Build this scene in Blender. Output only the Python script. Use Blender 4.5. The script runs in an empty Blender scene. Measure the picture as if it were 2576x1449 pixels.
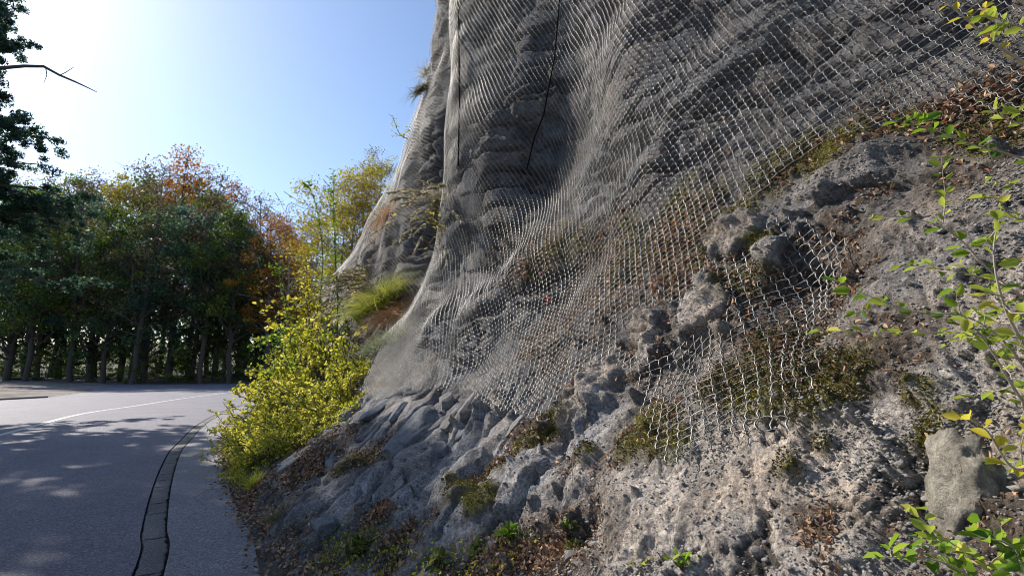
import bpy, math, random
import numpy as np
from mathutils import Vector, Matrix
random.seed(7)
rng = np.random.default_rng(11)
R = math.radians
SC = bpy.context.scene
COL = SC.collection

# ------------------------------------------------------------ camera
CAM_H, PITCH, FPX = 1.6, R(8.6), 1288.0        # FPX: focal length for a 2576 px wide frame
cam_d = bpy.data.cameras.new("camera")
cam_d.sensor_width = 36.0
cam_d.lens = 36.0 * FPX / 2576.0
cam_d.clip_start = 0.02
cam_d.clip_end = 3000
cam = bpy.data.objects.new("camera", cam_d)
COL.objects.link(cam)
cam.location = (0, 0, CAM_H)
cam.rotation_euler = (R(90) + PITCH, 0, 0)
SC.camera = cam

# ------------------------------------------------------------ sky and sun
SUN_EL, SUN_AZ = R(36), R(-58)                 # azimuth measured from +Y, negative = left
w = bpy.data.worlds.new("World")
SC.world = w
w.use_nodes = True
nt = w.node_tree
bg = nt.nodes["Background"]
sky = nt.nodes.new("ShaderNodeTexSky")
sky.sky_type = 'NISHITA'
sky.sun_disc = False
sky.sun_elevation = SUN_EL
sky.sun_rotation = SUN_AZ
sky.air_density = 1.0
sky.dust_density = 0.6
sky.ozone_density = 3.2
nt.links.new(sky.outputs[0], bg.inputs[0])
bg.inputs[1].default_value = 0.062
sun_d = bpy.data.lights.new("sun", 'SUN')
sun_d.energy = 2.5
sun_d.angle = R(0.6)
sun_d.color = (1.0, 0.93, 0.82)
sun = bpy.data.objects.new("sun", sun_d)
COL.objects.link(sun)
sd = Vector((math.sin(SUN_AZ) * math.cos(SUN_EL), math.cos(SUN_AZ) * math.cos(SUN_EL), math.sin(SUN_EL)))
sun.rotation_euler = sd.to_track_quat('Z', 'Y').to_euler()
sun.location = (0, 0, 30)
SC.view_settings.view_transform = 'Standard'
SC.view_settings.look = 'None'
SC.view_settings.gamma = 1.0
SC.view_settings.exposure = 1.58
SC.cycles.max_bounces = 6
SC.cycles.diffuse_bounces = 4
SC.cycles.transparent_max_bounces = 8
SC.cycles.use_denoising = True
SC.cycles.pixel_filter_type = 'BLACKMAN_HARRIS'
SC.cycles.filter_width = 1.0
SC.cycles.sample_clamp_indirect = 4.0

# ------------------------------------------------------------ helpers
cp, sp = math.cos(PITCH), math.sin(PITCH)
def pix(x, y, depth):
    """point seen at a photo position, at a given distance along the view axis"""
    a, b = (x - 1288.0) / FPX, (724.5 - y) / FPX
    return np.array([a, cp - b * sp, sp + b * cp]) * depth + np.array([0, 0, CAM_H])
def ground_pt(x, y, z=0.0):
    d = pix(x, y, 1.0) - np.array([0, 0, CAM_H])
    t = (z - CAM_H) / d[2]
    return d * t + np.array([0, 0, CAM_H])
def project(P):
    Q = np.asarray(P, float) - np.array([0, 0, CAM_H])
    dep = Q[..., 1] * cp + Q[..., 2] * sp
    up = -Q[..., 1] * sp + Q[..., 2] * cp
    dd = np.where(np.abs(dep) < 1e-6, 1e-6, dep)
    return 1288.0 + FPX * Q[..., 0] / dd, 724.5 - FPX * up / dd, dep

def hash3(ix, iy, iz, seed):
    h = (ix.astype(np.uint32) * np.uint32(374761393) + iy.astype(np.uint32) * np.uint32(668265263)
         + iz.astype(np.uint32) * np.uint32(2246822519) + np.uint32((seed * 3266489917) & 0xffffffff))
    h ^= h >> np.uint32(13); h *= np.uint32(1274126177); h ^= h >> np.uint32(16)
    h *= np.uint32(2654435761); h ^= h >> np.uint32(15)
    return h.astype(np.float32) * np.float32(1 / 4294967295.0)
def vnoise(P, seed=0):
    P = np.asarray(P, np.float32)
    i = np.floor(P); f = P - i; i = i.astype(np.int64) + (1 << 20)
    u = f * f * f * (f * (f * 6 - 15) + 10)
    X, Y, Z = i[:, 0], i[:, 1], i[:, 2]
    r = 0
    for dx in (0, 1):
        wx = u[:, 0] if dx else 1 - u[:, 0]
        for dy in (0, 1):
            wy = u[:, 1] if dy else 1 - u[:, 1]
            for dz in (0, 1):
                wz = u[:, 2] if dz else 1 - u[:, 2]
                r = r + wx * wy * wz * hash3(X + dx, Y + dy, Z + dz, seed)
    return r * 2 - 1
def fbm(P, octs=4, seed=0, gain=.5):
    P = np.asarray(P, np.float32); a, r, t = 1.0, 0, 0
    for o in range(octs):
        r = r + a * vnoise(P * (2.03 ** o), seed + o * 17); t += a; a *= gain
    return r / t
def ridged(P, octs=4, seed=0, gain=.5):
    P = np.asarray(P, np.float32); a, r, t = 1.0, 0, 0
    for o in range(octs):
        r = r + a * (1 - 2 * np.abs(vnoise(P * (2.07 ** o), seed + o * 13))); t += a; a *= gain
    return r / t
def worley(P, seed=0):
    """F1, F2 and a random value of the nearest cell"""
    P = np.asarray(P, np.float32); i = np.floor(P).astype(np.int64)
    f1 = np.full(len(P), 9., np.float32); f2 = f1.copy(); cid = f1 * 0
    for dx in (-1, 0, 1):
        for dy in (-1, 0, 1):
            for dz in (-1, 0, 1):
                c = i + np.array([dx, dy, dz]); cm = c & 0xffffff
                q = np.stack([hash3(cm[:, 0], cm[:, 1], cm[:, 2], seed + k) for k in range(3)], 1) + c
                d = np.sqrt(((q - P) ** 2).sum(1)).astype(np.float32)
                hid = hash3(cm[:, 0], cm[:, 1], cm[:, 2], seed + 9)
                n1 = d < f1
                f2 = np.where(n1, f1, np.minimum(f2, d)); cid = np.where(n1, hid, cid); f1 = np.where(n1, d, f1)
    return f1, f2, cid
def sstep(a, b, x):
    t = np.clip((x - a) / (b - a), 0, 1); return t * t * (3 - 2 * t)

def mesh_np(name, V, F, mat=None, parent=None, smooth=True, attrs=None, fmat=None, mats=None):
    """V (n,3), F (m,k) -> one mesh object"""
    V = np.asarray(V, np.float32); F = np.asarray(F, np.int32)
    me = bpy.data.meshes.new(name)
    k = F.shape[1]
    me.vertices.add(len(V)); me.vertices.foreach_set("co", V.ravel())
    me.loops.add(F.size); me.loops.foreach_set("vertex_index", F.ravel())
    me.polygons.add(len(F)); me.polygons.foreach_set("loop_start", np.arange(0, F.size, k, dtype=np.int32))
    me.update(calc_edges=True)
    if smooth: me.polygons.foreach_set("use_smooth", np.ones(len(F), bool))
    for an, av in (attrs or {}).items():
        if av.ndim == 1:
            a = me.attributes.new(an, 'FLOAT', 'POINT'); a.data.foreach_set("value", av.astype(np.float32))
        else:
            a = me.attributes.new(an, 'FLOAT_COLOR', 'POINT')
            a.data.foreach_set("color", np.concatenate([av, np.ones((len(av), 1))], 1).astype(np.float32).ravel())
    for m in (mats or ([mat] if mat else [])): me.materials.append(m)
    if fmat is not None: me.polygons.foreach_set("material_index", np.asarray(fmat, np.int32))
    o = bpy.data.objects.new(name, me); COL.objects.link(o)
    if parent: o.parent = parent
    return o
def tag(o, label=None, cat=None, group=None, kind=None):
    if label: o["label"] = label
    if cat: o["category"] = cat
    if group: o["group"] = group
    if kind: o["kind"] = kind
    return o
def empty(name, loc, rz=0.0):
    o = bpy.data.objects.new(name, None); COL.objects.link(o)
    o.location = tuple(float(v) for v in loc); o.rotation_euler = (0, 0, rz); o.empty_display_size = .2
    return o
def copy_thing(o, parent=None):
    c = o.copy(); COL.objects.link(c); c.parent = parent
    for ch in list(o.children): copy_thing(ch, c)
    return c

def tubes(lines, sides=5):
    """list of (points (n,3), radii (n,)) -> V, F"""
    Vs, Fs, b = [], [], 0
    for pts, rad in lines:
        pts = np.asarray(pts, float); rad = np.broadcast_to(np.asarray(rad, float), (len(pts),))
        T = np.gradient(pts, axis=0); T /= np.linalg.norm(T, axis=1, keepdims=True) + 1e-9
        ref = np.array([0, 0, 1.0]) if abs(T[0, 2]) < .9 else np.array([1.0, 0, 0])
        A = np.cross(T, ref); A /= np.linalg.norm(A, axis=1, keepdims=True) + 1e-9
        B = np.cross(T, A)
        ang = np.arange(sides) * 2 * np.pi / sides
        V = pts[:, None] + rad[:, None, None] * (np.cos(ang)[None, :, None] * A[:, None] + np.sin(ang)[None, :, None] * B[:, None])
        n = len(pts); Vs.append(V.reshape(-1, 3))
        i = np.arange(n - 1)[:, None] * sides; j = np.arange(sides)[None]; j2 = (j + 1) % sides
        Fs.append(np.stack([i + j, i + j2, i + sides + j2, i + sides + j], -1).reshape(-1, 4) + b)
        b += n * sides
    return np.concatenate(Vs), np.concatenate(Fs)

# ------------------------------------------------------------ materials
def new_mat(name):
    m = bpy.data.materials.new(name); m.use_nodes = True
    return m, m.node_tree, m.node_tree.nodes["Principled BSDF"]
def N(t, typ, **kw):
    n = t.nodes.new(typ)
    for k, v in kw.items():
        if k in n.inputs.keys(): n.inputs[k].default_value = v
        else: setattr(n, k, v)
    return n
def ramp(t, fac, stops, interp='LINEAR'):
    r = t.nodes.new("ShaderNodeValToRGB"); r.color_ramp.interpolation = interp
    els = r.color_ramp.elements
    while len(els) < len(stops): els.new(0.5)
    for e, (p, c) in zip(els, stops):
        e.position = p; e.color = (c if len(c) == 4 else (*c, 1)) if isinstance(c, tuple) else (c, c, c, 1)
    t.links.new(fac, r.inputs[0]); return r.outputs[0]
def mixc(t, fac, a, b, mode='MIX'):
    m = t.nodes.new("ShaderNodeMix"); m.data_type = 'RGBA'; m.blend_type = mode
    for s, v in ((0, fac), (6, a), (7, b)):
        if isinstance(v, (int, float)): m.inputs[s].default_value = v
        elif isinstance(v, tuple): m.inputs[s].default_value = (*v, 1)
        else: t.links.new(v, m.inputs[s])
    return m.outputs[2]
def math_n(t, op, a, b=0.5):
    m = t.nodes.new("ShaderNodeMath"); m.operation = op
    for s, v in ((0, a), (1, b)):
        if isinstance(v, (int, float)): m.inputs[s].default_value = v
        else: t.links.new(v, m.inputs[s])
    return m.outputs[0]
def noise_n(t, scale, detail=6, rough=.6, coord=None, out=0, dist=0.0):
    n = t.nodes.new("ShaderNodeTexNoise"); n.inputs["Scale"].default_value = scale
    n.inputs["Detail"].default_value = detail; n.inputs["Roughness"].default_value = rough
    n.inputs["Distortion"].default_value = dist
    if coord is None:
        g = t.nodes.new("ShaderNodeNewGeometry"); coord = g.outputs["Position"]
    t.links.new(coord, n.inputs["Vector"]); return n.outputs[out]
def attr_n(t, name, out="Fac"):
    a = t.nodes.new("ShaderNodeAttribute"); a.attribute_name = name; return a.outputs[out]
def bump_n(t, bsdf, height, dist, strength=1.0, prev=None):
    b = t.nodes.new("ShaderNodeBump"); b.inputs["Strength"].default_value = strength
    b.inputs["Distance"].default_value = dist
    t.links.new(height, b.inputs["Height"])
    if prev: t.links.new(prev, b.inputs["Normal"])
    t.links.new(b.outputs[0], bsdf.inputs["Normal"]); return b.outputs[0]
def leaf_mat(name, cols, trans=.45, scale=3.0, rough=.55):
    """foliage: colours vary from leaf to leaf through the 'v' attribute (0..1)"""
    m, t, b = new_mat(name)
    c = ramp(t, attr_n(t, "v"), [(i / max(1, len(cols) - 1), cc) for i, cc in enumerate(cols)])
    t.links.new(c, b.inputs["Base Color"]); b.inputs["Roughness"].default_value = rough
    b.inputs["Specular IOR Level"].default_value = .25
    tr = t.nodes.new("ShaderNodeBsdfTranslucent"); t.links.new(c, tr.inputs[0])
    mx = t.nodes.new("ShaderNodeMixShader"); mx.inputs[0].default_value = trans
    t.links.new(b.outputs[0], mx.inputs[1]); t.links.new(tr.outputs[0], mx.inputs[2])
    t.links.new(mx.outputs[0], t.nodes["Material Output"].inputs[0])
    return m
def plain_mat(name, col, rough=.8, nscale=20, amt=.35, metal=0.0):
    m, t, b = new_mat(name)
    n = noise_n(t, nscale)
    c = mixc(t, n, tuple(v * (1 - amt) for v in col), tuple(min(1, v * (1 + amt)) for v in col))
    t.links.new(c, b.inputs["Base Color"]); b.inputs["Roughness"].default_value = rough
    b.inputs["Metallic"].default_value = metal
    return m
# ------------------------------------------------------------ the cliff: control sections along the road
HR = np.array([-.5, 0, .35, .8, 1.3, 2.0, 3.0, 4.2, 6, 8, 10.5, 14.5])
FOOT = [(3.9, -5.5), (2.0, -2.2), (.9, -.4), (-.1, 1.4), (-1.75, 4.2), (-3.5, 6.95), (-4.3, 8.15), (-5.05, 9.4), (-5.85, 10.9), (-7.3, 13.5),
        (-8.7, 17), (-9.9, 22), (-9.6, 28), (-7.5, 36)]
near = [-.3, 0, .16, .38, .72, 1.55, 2.65, 3.25, 3.7, 3.9, 4.2, 5.2]
PROF = [near, near, near,
        [-.3, 0, .40, .85, 1.35, 1.9, 2.7, 3.25, 3.7, 3.9, 4.1, 5.0],
        [-.3, 0, .60, 1.30, 1.9, 2.35, 2.8, 3.2, 3.6, 3.8, 4.0, 4.9],
        [-.3, 0, .60, 1.30, 1.9, 2.40, 2.8, 3.0, 3.0, 3.1, 3.4, 4.4],
        [-.3, 0, .60, 1.30, 1.9, 2.5, 3.2, 3.8, 3.95, 3.95, 4.2, 5.1],
        [-.3, 0, .55, 1.20, 1.8, 2.45, 3.0, 3.25, 3.4, 3.6, 3.95, 4.9],
        [-.3, 0, .55, 1.15, 1.65, 2.15, 2.65, 3.0, 3.4, 3.75, 4.4, 5.4],
        [-.3, 0, .5, 1.0, 1.45, 1.95, 2.4, 2.8, 3.5, 4.7, 6.2, 8.0],
        [-.3, 0, .5, 1.0, 1.4, 1.8, 2.15, 2.6, 4.0, 6.2, 8, 11],
        [-.3, 0, .55, 1.15, 1.7, 2.5, 3.6, 5.5, 8.0, 10, 13, 17],
        [-.3, 0, .55, 1.15, 1.8, 2.8, 4.4, 6.5, 9.0, 12, 15, 19],
        [-.3, 0, .55, 1.15, 1.8, 2.8, 4.4, 6.5, 9.0, 12, 15, 19]]
FOOT = np.array(FOOT); PROF = np.array(PROF)
NC, NR = len(FOOT), len(HR)
tan = np.gradient(FOOT, axis=0); tan /= np.linalg.norm(tan, axis=1, keepdims=True)
nrm2 = np.stack([tan[:, 1], -tan[:, 0]], 1)
CTRL = np.zeros((NC, NR, 3))
CTRL[..., :2] = FOOT[:, None] + nrm2[:, None] * PROF[..., None]
CTRL[..., 2] = HR[None]
def catmull_w(t, n):
    i = np.clip(np.floor(t).astype(int), 0, n - 2); f = t - i
    w4 = np.stack([-.5 * f + f * f - .5 * f ** 3, 1 - 2.5 * f * f + 1.5 * f ** 3, .5 * f + 2 * f * f - 1.5 * f ** 3, -.5 * f * f + .5 * f ** 3], 1)
    W = np.zeros((len(t), n))
    for k in range(4):
        idx = i - 1 + k
        lo = idx < 0; hi = idx > n - 1; ok = ~(lo | hi)
        r = np.arange(len(t))
        W[r[ok], idx[ok]] += w4[ok, k]
        W[r[lo], 0] += 2 * w4[lo, k]; W[r[lo], 1] -= w4[lo, k]
        W[r[hi], n - 1] += 2 * w4[hi, k]; W[r[hi], n - 2] -= w4[hi, k]
    return W
def eval_grid(U, V):
    return np.einsum('ui,ijk,vj->uvk', catmull_w(U, NC), CTRL, catmull_w(V, NR), optimize=True)
def grid_faces(nu, nv):
    i = np.arange(nu - 1)[:, None] * nv; j = np.arange(nv - 1)[None]
    return np.stack([i + j, i + nv + j, i + nv + j + 1, i + j + 1], -1).reshape(-1, 4)
def grid_normals(G):
    du = np.gradient(G, axis=0); dv = np.gradient(G, axis=1)
    n = np.cross(dv, du); n /= np.linalg.norm(n, axis=-1, keepdims=True) + 1e-12
    return -n if (n[..., 0].mean() > 0) else n
# sample the sections: finer where the rock comes close to the road's edge
def spaced(kind, k, n_lo):
    A = np.linspace(0, (NC if kind == 'u' else NR) - 1, n_lo)
    B = np.linspace(0, (NR if kind == 'u' else NC) - 1, 60)
    G = eval_grid(A, B) if kind == 'u' else eval_grid(B, A).transpose(1, 0, 2)
    D = np.linalg.norm(G - np.array([0, 0, CAM_H]), axis=2)
    x, y, dep = project(G)
    vis = (dep > .2) & (x > -200) & (x < 2850) & (y > -250) & (y < 1700)
    seg = np.linalg.norm(np.gradient(G, axis=0), axis=2)
    need = np.where(vis, seg / (k * D), seg / .12).max(1)
    c = np.concatenate([[0], np.cumsum((need[1:] + need[:-1]) / 2)])
    n = int(c[-1]) + 2
    return np.interp(np.linspace(0, c[-1], n), c, A)
U = spaced('u', .0046, 700); V = spaced('v', .0052, 700)
G = eval_grid(U, V); NU, NV = len(U), len(V)
print("cliff grid", NU, NV, NU * NV)
Nn = grid_normals(G)
B0 = G.copy()

# anchors on the slope, given where they appear in the photograph
_x, _y, _d = project(B0)
_d = np.where((_d > .2), _d, 1e9)
def anchor(px, py, grid=None, rad=14):
    q = np.hypot(_x - px, _y - py) + (_d > 1e8) * 1e6
    c = q < rad
    if not c.any(): k = int(np.argmin(q))
    else:
        dm = np.where(c, _d, 1e9).min(); k = int(np.argmin(np.where(_d < dm * 1.15, q, 1e9)))
    u, v = np.unravel_index(k, q.shape)
    return u, v
# large forms: (x, y, along radius px-independent metres, amplitude m)
FORMS = [  # bulges and hollows of the rock wall under the net
    (1420, 330, 1.0, -.25), (1350, 500, .7, -.16), (1660, 130, .9, .35), (1560, 330, .8, .16), (1780, 250, .7, .12), (1250, 330, .9, .22),
    (1330, 600, .7, .10), (1450, 640, .8, -.16), (1120, 330, .9, .28), (1060, 420, .7, -.12), (1100, 120, .8, -.2),
    (1000, 600, .6, .16), (1070, 575, .5, .14), (940, 640, .6, .14), (1060, 700, .6, -.08),
    (1240, 760, .6, .12), (1130, 830, .45, .14), (1210, 900, .5, -.1),
    
    (1700, 920, .25, -.10), (2010, 820, .22, -.10), (2040, 690, .3, -.16), (1790, 1010, .2, .06), (1390, 900, .4, -.08),
    (1360, 1210, .26, .12), (1250, 1270, .3, .08), (1450, 1330, .17, -.16), (1380, 1330, .12, -.12), (1600, 1250, .3, .07), (1900, 1230, .4, .07),
    (2250, 600, .4, .08), (2180, 420, .25, .12), (2150, 1050, .3, -.05), (2330, 1250, .16, -.10), (2450, 640, .3, .1),
    (1000, 1180, .5, .10), (880, 1230, .3, .14), (960, 1130, .3, -.12), (1120, 1130, .4, -.14), (1330, 1080, .3, .08), (800, 1150, .6, .1),
    (1000, 1330, .35, -.08), (1150, 1290, .3, .10), (760, 1300, .4, .10), (860, 1340, .2, -.06)]
POKES = [(1880, 590, .36, .125), (1940, 650, .2, .10), (1630, 830, .42, .11), (1780, 790, .30, .10), (1500, 1000, .46, .12), (1570, 690, .12, .1), (1250, 1010, .2, .1), (1210, 860, .3, .06)]
poke = np.zeros((NU, NV), np.float32)
for px_, py_, r_, a_ in POKES:
    u, v = anchor(px_, py_)
    d2 = ((B0 - B0[u, v]) ** 2).sum(2) / (r_ * .62) ** 2
    wz = fbm(B0.reshape(-1, 3) * 5, 3, 400 + int(px_)).reshape(NU, NV)
    poke = np.maximum(poke, a_ * (1 - sstep(.5, 1.2, np.sqrt(d2) * (1 + 1.2 * wz))) * (1 + .5 * wz)).astype(np.float32)
macro = np.zeros((NU, NV), np.float32)
for px_, py_, r_, a_ in FORMS:
    u, v = anchor(px_, py_)
    c = B0[u, v]
    d2 = ((B0 - c) ** 2).sum(2)
    macro += (a_ * np.exp(-d2 / (2 * (r_ * .6) ** 2))).astype(np.float32)
FOLDS = [([(1660, 470), (1580, 515), (1500, 560), (1440, 600), (1380, 640), (1320, 685), (1270, 730), (1220, 780)], .16, .10),
         ([(1190, 30), (1187, 120), (1184, 220), (1180, 320), (1176, 420), (1170, 520), (1160, 600), (1130, 690), (1090, 780)], .22, .09),
         ([(1980, 60), (1900, 150), (1820, 240), (1740, 330), (1660, 420)], .16, .07)]
for pl_, r_, a_ in FOLDS:
    d2 = np.full((NU, NV), 1e9)
    for px_, py_ in pl_: d2 = np.minimum(d2, ((B0 - B0[anchor(px_, py_)]) ** 2).sum(2))
    macro += (a_ * np.exp(-d2 / (2 * (r_ * 1.3) ** 2))).astype(np.float32)
PF = B0.reshape(-1, 3)
far = sstep(3.0, 8.0, np.linalg.norm(PF - [0, 0, 1.6], axis=1)).reshape(NU, NV)
# gentle waves shared by net and rock
wave = fbm(PF * [.5, .5, .35], 3, 3).reshape(NU, NV)
macro += wave * (.10 + .17 * far) * sstep(.3, 2.0, B0[..., 2])
crag = far * sstep(2.2, 4.0, B0[..., 2]) * (ridged(PF * [.8, .8, .55], 3, 19).reshape(NU, NV) * .13 + fbm(PF * 2.2, 2, 23).reshape(NU, NV) * .05)
BASE = B0 + Nn * macro[..., None]
BN = grid_normals(BASE)

# region masks (world distances to anchors)
def blob_mask(blobs, soft=.5, warp=.35, seed=50, wf=3.0):
    m = np.zeros(NU * NV, np.float32)
    nz = fbm(PF * wf, 3, seed)
    for px_, py_, r_ in blobs:
        u, v = anchor(px_, py_)
        d = np.linalg.norm(PF - B0[u, v], axis=1) / r_ + nz * warp
        m = np.maximum(m, 1 - sstep(1 - soft, 1 + soft, d))
    return m.reshape(NU, NV)
MOSS = [(1760, 630, .26), (1700, 560, .35), (1980, 420, .28), (2080, 390, .16), (2140, 345, .1), (1960, 900, .25), (2010, 960, .25), (1900, 980, .16), (1640, 1100, .2), (1690, 1130, .14), (1200, 1250, .16),
        (1330, 1140, .18), (1260, 1200, .16), (1180, 1230, .12), (1560, 640, .35), (1840, 560, .2), (1400, 1080, .2), (2010, 1210, .045), (1500, 1160, .08), (940, 1160, .35), (910, 1190, .25),
        (2090, 1140, .04), (1930, 620, .1), (1240, 1290, .1), (1840, 960, .14), (1860, 720, .15), (2340, 1080, .06), (2300, 980, .06), (980, 860, .4), (1420, 590, .35),
        (640, 1190, .25), (590, 1240, .2), (600, 1180, .3), (560, 1150, .3), (2110, 350, .08), (1360, 650, .25), (1640, 1050, .12), (2480, 310, .2), (2300, 310, .12)]
SOIL = [(1700, 620, .5), (1500, 640, .6), (1400, 760, .5), (1320, 640, .6), (1560, 720, .5), (1800, 680, .4), (1900, 730, .3), (1960, 860, .35), (1600, 900, .3), (1400, 860, .35), (1880, 940, .3), (1650, 1080, .25),
        (2010, 800, .25), (2060, 620, .3), (2100, 700, .2), (2030, 960, .2), (1450, 960, .25), (1330, 850, .3), (1250, 620, .4), (1330, 1100, .2), (1390, 1110, .2), (930, 1180, .4), (960, 1120, .3), (1230, 1210, .2), (1290, 1160, .2),
        (2000, 430, .25), (2200, 330, .3), (2450, 280, .4), (1550, 1180, .15), (1450, 1170, .12), (2130, 920, .2), (2200, 860, .2), (2260, 900, .12), (2050, 1320, .08), (1400, 1400, .35), (1250, 1420, .3), (1470, 1330, .2), (1380, 1330, .14),
        (1000, 1400, .4), (800, 1420, .5), (900, 1330, .3), (1020, 1330, .25), (680, 1330, .5), (660, 1240, .5), (760, 1180, 1.0), (700, 1100, 1.4), (850, 1030, 1.0), (760, 950, 1.6), (880, 900, .8), (700, 1400, .4), (2450, 1400, .2), (2200, 480, .1), (2380, 420, .15), (1020, 760, .5), (960, 560, .6), (2330, 1340, .12)]
moss = blob_mask(MOSS, .45, .7, 50, 5.0)
soil = blob_mask(SOIL, .5, .5, 60, 3.0)
# fine relief, different on the sprayed-looking granular rock close by, the bedded rock by the road and the wall under the net
Pw = PF + .12 * np.stack([fbm(PF * 1.7, 2, 70 + i) for i in range(3)], 1)
dip = Pw @ np.array([[.55, .10, .35], [-.25, .8, .2], [-.75, -.2, 2.6]])      # tilted beds
r1 = ridged(Pw * [1.1, 1.1, .8], 3, 5)
r2 = ridged(dip * 1.1, 4, 8)
f1, f2, cid = worley(dip * 1.3 + .3 * fbm(PF * 2, 2, 90)[:, None], 21)
blocks = (sstep(.02, .30, f2 - f1) - .7) * .6 + (cid - .5) * .9
g1 = fbm(PF * 9, 3, 30); g2 = fbm(PF * 28, 2, 33)
_a, _b = B0[anchor(760, 1230)], B0[anchor(940, 1090)]
e_b = (_b - _a) / np.linalg.norm(_b - _a); n_b = BN[anchor(900, 1180)]; q_b = np.cross(n_b, e_b); q_b /= np.linalg.norm(q_b)
BC = np.stack([Pw @ e_b, Pw @ q_b, Pw @ n_b], 1).astype(np.float32)     # along, across and out of the beds low on the slope
bd1 = ridged(BC * [.55, 2.4, 1.2], 3, 141); bd2 = ridged(BC * [1.6, 7.5, 4], 3, 142)
w1, w2, wc = worley(BC * [.9, 3.0, 1.5] + .25 * fbm(PF * 2.5, 2, 143)[:, None], 144)
slabs = (wc - .5) * .9 + sstep(.0, .22, w2 - w1) * .55 - .4
f1b, f2b, cidb = worley(PF * 30, 41)
lumps = (.55 - f1b)
h = PF[:, 2]
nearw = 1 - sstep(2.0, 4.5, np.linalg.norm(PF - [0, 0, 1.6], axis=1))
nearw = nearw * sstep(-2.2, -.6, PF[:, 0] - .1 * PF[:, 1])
ra = ridged(Pw * [5, 5, 7], 3, 131); rb = ridged(PF * 17, 2, 132); rc_ = ridged(dip * 3.2, 3, 133)
lower = (1 - sstep(1.0, 1.9, h)) * (1 - nearw)
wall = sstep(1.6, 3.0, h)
sv = np.clip(soil.ravel() + moss.ravel() * .8, 0, 1)
rel = nearw * (.55 + .75 * sstep(-.35, .4, fbm(PF * 1.6, 2, 150))) * (r1 * .06 + slabs * .03 +  ra * .024 + rb * .010 + g1 * .024 + g2 * .016 + lumps * .015 + blocks * .02) \
    + lower * (bd1 * .075 + bd2 * .032 + slabs * .13 + rc_ * .012 + ra * .010 + g1 * .010 + g2 * .006) \
    + (1 - nearw) * (1 - lower) * (r1 * .06 + r2 * .07 + blocks * .11 + rc_ * .03 + ra * .012 + g1 * .02) 
rel = rel + wall * far.ravel() * (blocks * .14 + bd1 * .06 + ra * .02)
rel = rel * (1 - .45 * soil.ravel()) + sv * (np.abs(g1) * .035 + np.abs(g2) * .014 + lumps * .012) + moss.ravel() * .03
pits = np.zeros(NU * NV, np.float32)
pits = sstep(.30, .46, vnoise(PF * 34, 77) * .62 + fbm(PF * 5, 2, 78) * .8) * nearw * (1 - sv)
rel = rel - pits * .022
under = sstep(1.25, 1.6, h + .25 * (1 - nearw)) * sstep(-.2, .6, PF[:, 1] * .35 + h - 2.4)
rel = rel + crag.ravel() - under * (.03 + .06 * far.ravel())
cap = .035 + .03 * far.ravel()
rel = np.where(rel > cap, cap + (rel - cap) * (1 - under * .95), rel) - under * far.ravel() * .02
rel = rel * sstep(.02, .25, h + .1) + .01 + poke.ravel() + sstep(.02, .08, poke.ravel()) * (ra * .030 + g1 * .030 + rb * .010)
net_push = sstep(1.2, 1.6, h)
ROCK = (BASE + BN * (rel.reshape(NU, NV) - .035)[..., None]).astype(np.float32)
tone = fbm(PF * 1.3, 3, 101)
soil = soil * (1 - .9 * sstep(.03, .10, poke)); moss = moss * (1 - .9 * sstep(.06, .14, poke))
cliff_attrs = dict(moss=moss.ravel(), soil=soil.ravel(), pits=pits, near=np.maximum(nearw, sstep(.03, .1, poke.ravel())), wall=np.clip(np.maximum(wall * (1 - nearw * .6), under * (1 - sstep(.03, .1, poke.ravel())) * .9), 0, 1), tone=tone, bed=r2, cell=cid)

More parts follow.
